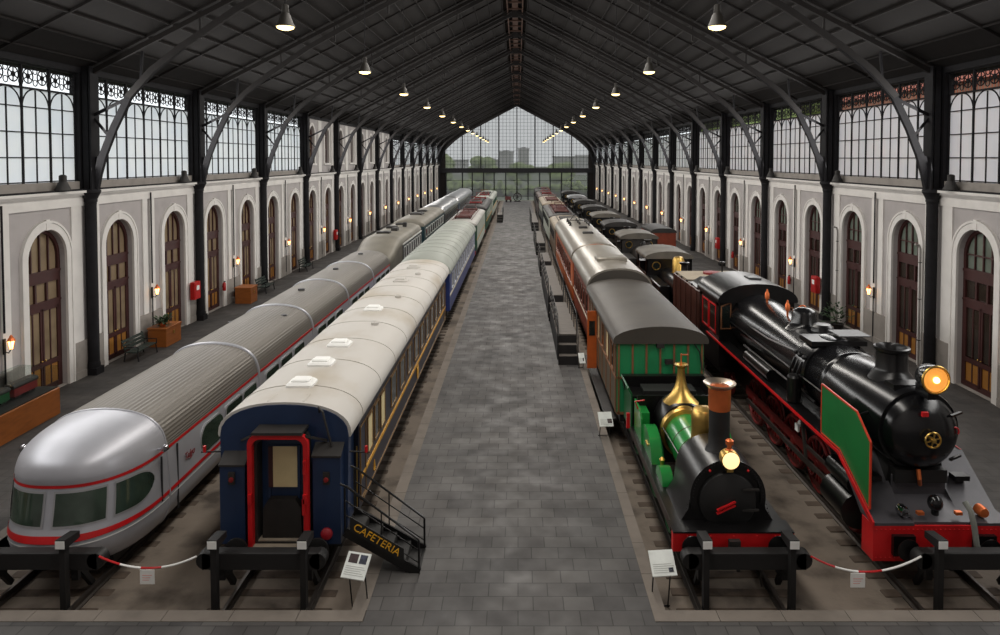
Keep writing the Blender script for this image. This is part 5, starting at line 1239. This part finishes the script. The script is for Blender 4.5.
# ------------------------------------------------------------------ things along the walls
CASEW = M('case_wood', (150,86,36), .4, 0, .15, 2, stretch=(1,1,4)); REDBOX = M('hydrant_red', (176,24,24), .4)
dcs = thing('display_case', 'long wooden display case with a glass top and model carriages inside, at the left wall', 'display case', (-17.15, 20.2, .4))
MB().bbox(-.75, .75, 0, 4.6, 0, .95, .02).obj('cabinet', CASEW, dcs); MB().box(-.7, .7, .05, 4.55, .95, .98).obj('display_bed', BLACKM, dcs)
MB().box(-.72,-.71,.03,4.57,.95,1.75).box(.71,.72,.03,4.57,.95,1.75).box(-.72,.72,.03,.04,.95,1.75).box(-.72,.72,4.56,4.57,.95,1.75).box(-.72,.72,.03,4.57,1.74,1.75).obj('glass_cover', CLEAR, dcs)
for i, (y, cl) in enumerate(((.4,'dark blue'),(1.75,'dark green'),(3.1,'red'))):
    mt = {'red': DRED, 'dark blue': NAVY, 'dark green': GRND}[cl]
    mc = thing('model_carriage', 'model %s carriage inside the glass-topped display case' % cl, 'model', (-17.15, 20.2+y, 1.38))
    MB().bbox(-.2,.2,0,1.15,.1,.42,.02).obj('body', mt, mc); roof_mb(.22,.42,.52,-.02,1.17,0,0,n=8).obj('roof', SOOT, mc)
    k = MB()
    for q in (.15,.3,.85,1.0): k.cyl((-.16,q,.07),(.16,q,.07),.065,n=12)
    k.obj('wheels', BLACKM, mc)
def chest(x, y, w, d, h, label):
    t = thing('wooden_chest', label, 'chest', (x, y, .4)); MB().bbox(-w/2,w/2,-d/2,d/2,0,h,.02).obj('box', CASEW, t); MB().bbox(-w/2-.03,w/2+.03,-d/2-.03,d/2+.03,h,h+.08,.02).obj('lid', CASEW, t)
    MB().box(w/2, w/2+.02, -.08, .08, h*.6, h*.8).obj('lock_plate', BRASS, t)
    return t
c1 = chest(-17.45, 34.3, .9, 1.5, .85, 'orange brown wooden chest with plants under the second wall lantern on the left'); chest(-17.3, 44.3, 1.0, 1.1, .95, 'orange brown wooden chest below the lantern farther along the left wall')
LEAF = M('leaf_green', (46,70,40), .7, 0, .4, 5)
def plant(x, y, z, r, h, label, seed, tub=True):
    rr2 = random.Random(seed); t = thing('potted_plant', label, 'plant', (x, y, z))
    zt = .4 if tub else .0
    if tub: MB().lathe([(.25,0),(.34,.36),(.36,.4),(.30,.4),(.28,.33),(.0,.33)], n=16).obj('tub', SOOT, t)
    else: MB().lathe([(.15,0),(.2,.16),(.17,.16),(.0,.12)], n=12).obj('pot', COPPER, t)
    m = MB()
    for i in range(140):
        a = rr2.uniform(0, 2*PI); q = rr2.uniform(.1,1)*r; b = zt+rr2.uniform(.1,1)*h; L = rr2.uniform(.18,.34)
        c = Vector((q*math.cos(a), q*math.sin(a), b)); d = Vector((math.cos(a)*.8, math.sin(a)*.8, rr2.uniform(-.3,.9))).normalized(); s_ = d.cross(Vector((0,0,1))).normalized()*L*.22
        m.add([c, c+d*L*.5+s_, c+d*L, c+d*L*.5-s_], [(0,1,2,3)])
    m.obj('foliage', LEAF, t)
    m = MB()
    for i in range(6): a = i*PI/3; m.tube([(0,0,zt*.8),(r*.4*math.cos(a), r*.4*math.sin(a), zt+h*.7)], .012, 5)
    m.obj('stem', TRUNK2, t)
TRUNK2 = M('green_stem', (60,66,40), .8)
plant(-17.4, 34.0, 1.336, .3, .45, 'small green plant standing on the wooden chest at the left wall', 3, False)
plant(16.9, 36.8, .4, .75, .95, 'bushy green potted plant at the right wall beside a door', 5)
def bench(x, y, rz, label):
    t = thing('park_bench', label, 'bench', (x, y, .4), rz, group='dark benches along the walls'); BG = M('bench_green', (30,44,38), .5)
    for k in range(4): MB().box(-.9,.9,-.25+.13*k,-.14+.13*k,.42,.46).obj('seat_slat', BG, t)
    for k in range(3): MB().prism([(.28+.05*k,.55+.15*k),(.31+.05*k,.55+.15*k),(.34+.05*k,.66+.15*k),(.31+.05*k,.66+.15*k)], 'x', -.9, .9).obj('back_slat', BG, t)
    for s in (-1, 1): MB().tube([(s*.8,-.3,0),(s*.8,-.22,.42),(s*.8,.3,.42),(s*.8,.45,1.0)], .03, 6).tube([(s*.8,.3,.42),(s*.8,.36,0)], .03, 6).tube([(s*.8,-.25,.42),(s*.8,-.28,.64),(s*.8,.32,.66)], .025, 6).obj('cast_frame', IRON, t)
bench(-17.3, 31.9, PI/2, 'dark green slatted bench in front of the door beside the near left column'); bench(-17.3, 49.0-1.2, PI/2, 'dark bench against the left wall past the second wooden chest'); bench(-17.3, 57.0, PI/2, 'dark bench farthest along the left wall')
def redbox(x, y, z, label, sgn):
    t = thing('fire_hose_cabinet', label, 'fire hose cabinet', (x, y, z), group='red fire hose cabinets'); MB().bbox(-.13,.13,-.35,.35,0,.95,.02).obj('cabinet', REDBOX, t); MB().box(min(sgn*.13,sgn*.15), max(sgn*.13,sgn*.15), -.3, .3, .08, .87).obj('door', REDBOX, t); MB().box(min(sgn*.15,sgn*.16), max(sgn*.15,sgn*.16), -.16, .16, .5, .75).obj('white_notice', WHITE, t)
redbox(-17.9, 38.6, 1.75, 'red fire hose cabinet beside the second iron column of the left wall', 1); redbox(-17.9, 68.5, 1.6, 'red fire hose cabinet far along the left wall', 1); redbox(17.4, 39.9+.8, 1.7, 'red fire hose cabinet on the right wall near the black engine cab', -1); redbox(17.4, 60.8, 1.7, 'red fire hose cabinet farther along the right wall', -1)
def extinguisher(x, y, label, sgn):
    t = thing('fire_extinguisher', label, 'fire extinguisher', (x, y, 1.45), group='red fire extinguishers'); MB().lathe([(.09,0),(.1,.03),(.1,.42),(.05,.5),(.03,.52)], n=14).obj('cylinder', REDBOX, t); MB().box(-.03,.08,-.02,.02,.52,.58).tube([(.0,.03,.52),(.02,.12,.4),(0,.11,.15)], .015, 5).obj('valve', BLACKM, t); MB().box(min(-sgn*.12,0), max(-sgn*.12,0), -.04, .04, .2, .3).obj('wall_hook', BLACKM, t)
extinguisher(-18.0, 33.9+6.4, 'red fire extinguisher on the left wall past the second column', 1) if False else None
extinguisher(-17.98, 42.6, 'red fire extinguisher on the left wall before the second wooden chest', 1); extinguisher(17.48, 44.9, 'red fire extinguisher below a lantern on the right wall', -1); extinguisher(17.48, 56.8, 'red fire extinguisher farther along the right wall', -1)
def pipe(y, label):
    t = thing('drain_pipe', label, 'pipe', (XR-.2, y, .4)); MB().tube([(-.06,0,0),(-.06,0,5.2),(-.12,0,5.35),(-.3,0,5.4)], .05, 8).obj('pipe', M('pipe_grey', (150,146,142), .5), t)
    for z in (1.2,3.0,4.6): MB().torus((-.06,0,z), .06, .018, 'z', 12, 5).obj('pipe_clip', IRON, t)
pipe(38.2, 'grey drain pipe on the right wall beside the second iron column'); pipe(30.3, 'grey drain pipe on the right wall beside the near iron column')
# low wooden wagon standing on the right side platform
wg = thing('wooden_wagon', 'orange brown wooden box wagon standing on the paving beside the dark tank engines', 'wagon', (12.95, 62.0, .4))
MB().bbox(-1.1,1.1,0,5.0,.8,2.6,.03).obj('body', RBROWN, wg); roof_mb(1.15,2.6,2.95,-.05,5.05,0,0,n=10).obj('roof', SOOT, wg)
for y in (1.0, 4.0):
    m = MB().cyl((-.75,y,.4),(.75,y,.4),.06,n=8)
    for s in (-1,1): m.lathe([(.05,-.05),(.36,-.05),(.4,-.03),(.4,.04),(.05,.05)], (s*.72,y,.4), 18, 'x')
    m.obj('wheelset', BLACKM, wg)
# far end of the platform
bw = thing('flanged_wheel_monument', 'single large spoked wheel standing upright at the far end of the platform', 'wheel', (-.1, 149, .4))
MB().torus((0,0,1.0), .85, .1, 'y', 36, 8).lathe([(.05,-.15),(.2,-.12),(.2,.12),(.05,.15)], (0,0,1.0), 14, 'y').obj('wheel', SOOT, bw); m = MB()
for k in range(5): a = PI*k/5; m.beam((-.8*math.cos(a),0,1-.8*math.sin(a)),(.8*math.cos(a),0,1+.8*math.sin(a)),.07,.07)
m.obj('spokes', SOOT, bw); MB().box(-.7,.7,-.2,.2,0,.14).obj('base', SOOT, bw)
hc = thing('luggage_trolley', 'dark red luggage trolley at the far end of the platform left of the wheel', 'trolley', (-2.0, 148, .4))
MB().box(-.7,.7,-.5,.5,.45,.55).box(-.7,-.62,-.5,.5,.55,1.3).box(-.62,.5,-.4,.4,.55,1.15).obj('bed', M('dull_red', (84,34,34), .6), hc)
for x in (-.45,.45):
    for y in (-.42,.42): MB().lathe([(.03,-.03),(.22,-.03),(.22,.03),(.03,.03)], (x,y,.22), 16, 'y').obj('wheel', BLACKM, hc)
# ------------------------------------------------------------------ outside
GRASS = M('grass', (92,100,78), .9, 0, .3, .3, .2); CROWN = M('tree_leaves', (136,152,92), .85, 0, .45, .8, .6, 3); TRUNK = M('bark', (60,50,40), .9)  # leaf colour lightened to put distance haze into it
S('ground', MB().box(-300, 300, 160.6, 900, -.6, -.3).box(-300, XL-.7, -40, 161, -.6, -.3).box(XR+.7, 300, -40, 161, -.6, -.3), GRASS)
def tree(x, y, h, r, label, k):
    rr = random.Random(k); t = thing('tree', label, 'tree', (x, y, -.3), group='trees outside the far end')
    MB().tube([(0,0,0),(.1,0,h*.3),(0,.1,h*.7)], [.3,.22,.1], 8).obj('trunk', TRUNK, t)
    mb = MB()
    for i in range(16):
        a, b = rr.uniform(0, 2*PI), rr.uniform(-.9, 1); q = math.sqrt(1-b*b*.8)*r*.62
        mb.ball((q*math.cos(a), q*math.sin(a), h*.62+b*h*.27), (r*rr.uniform(.35,.55), r*rr.uniform(.35,.55), h*rr.uniform(.12,.2)), 10, 7)
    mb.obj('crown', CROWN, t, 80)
for i, (x, y, h, r, lb) in enumerate([(-50,215,9.5,5,'round green tree seen through the far gable glass, leftmost of the row'),(-37.5,210,10.5,5,'green tree beyond the far gable, second from the left'),(-25,220,11,5.5,'broad green tree beyond the far gable, third from the left'),(-12,225,10.5,5,'green tree beyond the far gable just left of the middle mullion'),(1,240,8.5,5,'low green tree beyond the far gable just right of the middle mullion'),(14,230,9,5,'green tree beyond the far gable, third from the right'),(27,200,13,5.5,'tall green tree beyond the far gable, second from the right'),(40,195,14,5.5,'tall green tree at the far right of the gable glass')]): tree(x, y, h, r, lb, i)
hg = thing('hedge', 'long pale green hedge beyond the far gable glass in front of the trees', 'hedge', (0, 186, -.3))
mb = MB(); rr3 = random.Random(5)
for i in range(120): mb.ball((-48+i*.8, rr3.uniform(-.6,.6), rr3.uniform(.8,3.6)), (rr3.uniform(.8,1.3),.9,rr3.uniform(.7,1.2)), 8, 6)
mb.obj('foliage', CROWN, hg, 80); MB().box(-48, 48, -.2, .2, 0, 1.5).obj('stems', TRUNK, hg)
HZ = M('hazy_facade', (186,184,182), .9, 0, .06, .1); HW = M('hazy_windows', (164,162,160), .7); BRK = bricks('brick_facade', (214,116,78), (190,98,66), (170,140,120), .5, .16); ROOFT = M('roof_tiles', (150,74,50), .85, 0, .2, 3)  # distance haze is put into the pale facade and window colours
def block(x, y, w, d, h, label, mt=HZ):
    t = thing('apartment_building', label, 'building', (x, y, -.3), group='buildings beyond the far gable')
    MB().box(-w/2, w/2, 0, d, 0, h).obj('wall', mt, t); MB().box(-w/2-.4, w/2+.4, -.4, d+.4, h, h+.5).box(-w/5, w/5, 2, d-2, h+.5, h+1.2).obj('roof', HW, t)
    k = MB(); z = 2.5
    while z < h-2:
        x0 = -w/2+1.2
        while x0 < w/2-1.5: k.box(x0, x0+1.4, -.06, .1, z, z+1.5); x0 += 3
        z += 3.2
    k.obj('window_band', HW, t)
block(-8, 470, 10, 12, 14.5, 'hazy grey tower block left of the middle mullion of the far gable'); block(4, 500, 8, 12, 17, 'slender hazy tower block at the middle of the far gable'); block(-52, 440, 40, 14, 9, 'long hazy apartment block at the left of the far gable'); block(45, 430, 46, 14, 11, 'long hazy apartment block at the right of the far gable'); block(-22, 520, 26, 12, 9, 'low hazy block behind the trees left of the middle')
b = thing('brick_building', 'long orange brick building outside behind the right clerestory windows', 'building', (33, 5, -.3))
MB().box(0, 14, 0, 70, 0, 15.5).obj('wall', BRK, b); MB().prism([(-.5,15.5),(14.5,15.5),(7,18.5)], 'y', -.5, 70.5).obj('roof', ROOFT, b)
for i, (x, y, h) in enumerate([(34,83,20),(34,94,21),(34,105,19.5),(34,116,20.5)]): tree(x, y, h, 5, 'tall leafy tree outside the right clerestory, %s beyond the brick building' % ORD[i], 40+i)

# ------------------------------------------------------------------ light
w = bpy.data.worlds.new('overcast'); C.world = w; w.use_nodes = True
bg = w.node_tree.nodes['Background']; bg.inputs[0].default_value = (.93,.96,1.0,1); bg.inputs[1].default_value = SKY
def area(name, loc, size, sizey, rot, power, col=(1,1,1), spread=PI):
    L = bpy.data.lights.new(name, 'AREA'); L.shape = 'RECTANGLE'; L.size = size; L.size_y = sizey; L.energy = power; L.color = col; L.spread = spread
    o = bpy.data.objects.new(name, L); COL.objects.link(o); o.location = loc; o.rotation_euler = rot; return o
area('ridge_fill', (CX, 80, 20.2), 3.0, 158, (0,0,0), RIDGE, (1,.95,.88))  # fill lamp added under the closed ridge to brighten the hall
area('clerestory_fill_left', (XL+.9, 82, 10.9), 3.8, 150, (0, math.radians(-78), 0), SIDE, (1,.98,.95))  # fill lamp added inside the left panes to boost their daylight
area('clerestory_fill_right', (XR-.9, 82, 10.9), 3.8, 150, (0, math.radians(78), 0), SIDE, (1,.98,.95))  # matching added fill lamp inside the right panes
# ------------------------------------------------------------------ camera
cd = bpy.data.cameras.new('camera'); cam = bpy.data.objects.new('camera', cd); COL.objects.link(cam)
cam.location = (0, 0, 9.5); cam.rotation_euler = (math.radians(88), 0, 0)
cd.sensor_width = 36; cd.lens = 36*.700; cd.shift_x = (500-518)/1000; cd.shift_y = -(317.5-183.44)/1000; cd.clip_end = 2000
C.camera = cam
C.view_settings.view_transform = 'Standard'; C.view_settings.look = 'None'; C.view_settings.exposure = 0
C.cycles.max_bounces = 6; C.cycles.diffuse_bounces = 3; C.cycles.glossy_bounces = 3; C.cycles.transparent_max_bounces = 6; C.cycles.transmission_bounces = 3
C.cycles.use_denoising = True; C.cycles.sample_clamp_indirect = 4
for o in bpy.context.scene.objects:
    if o.type == 'MESH': pass
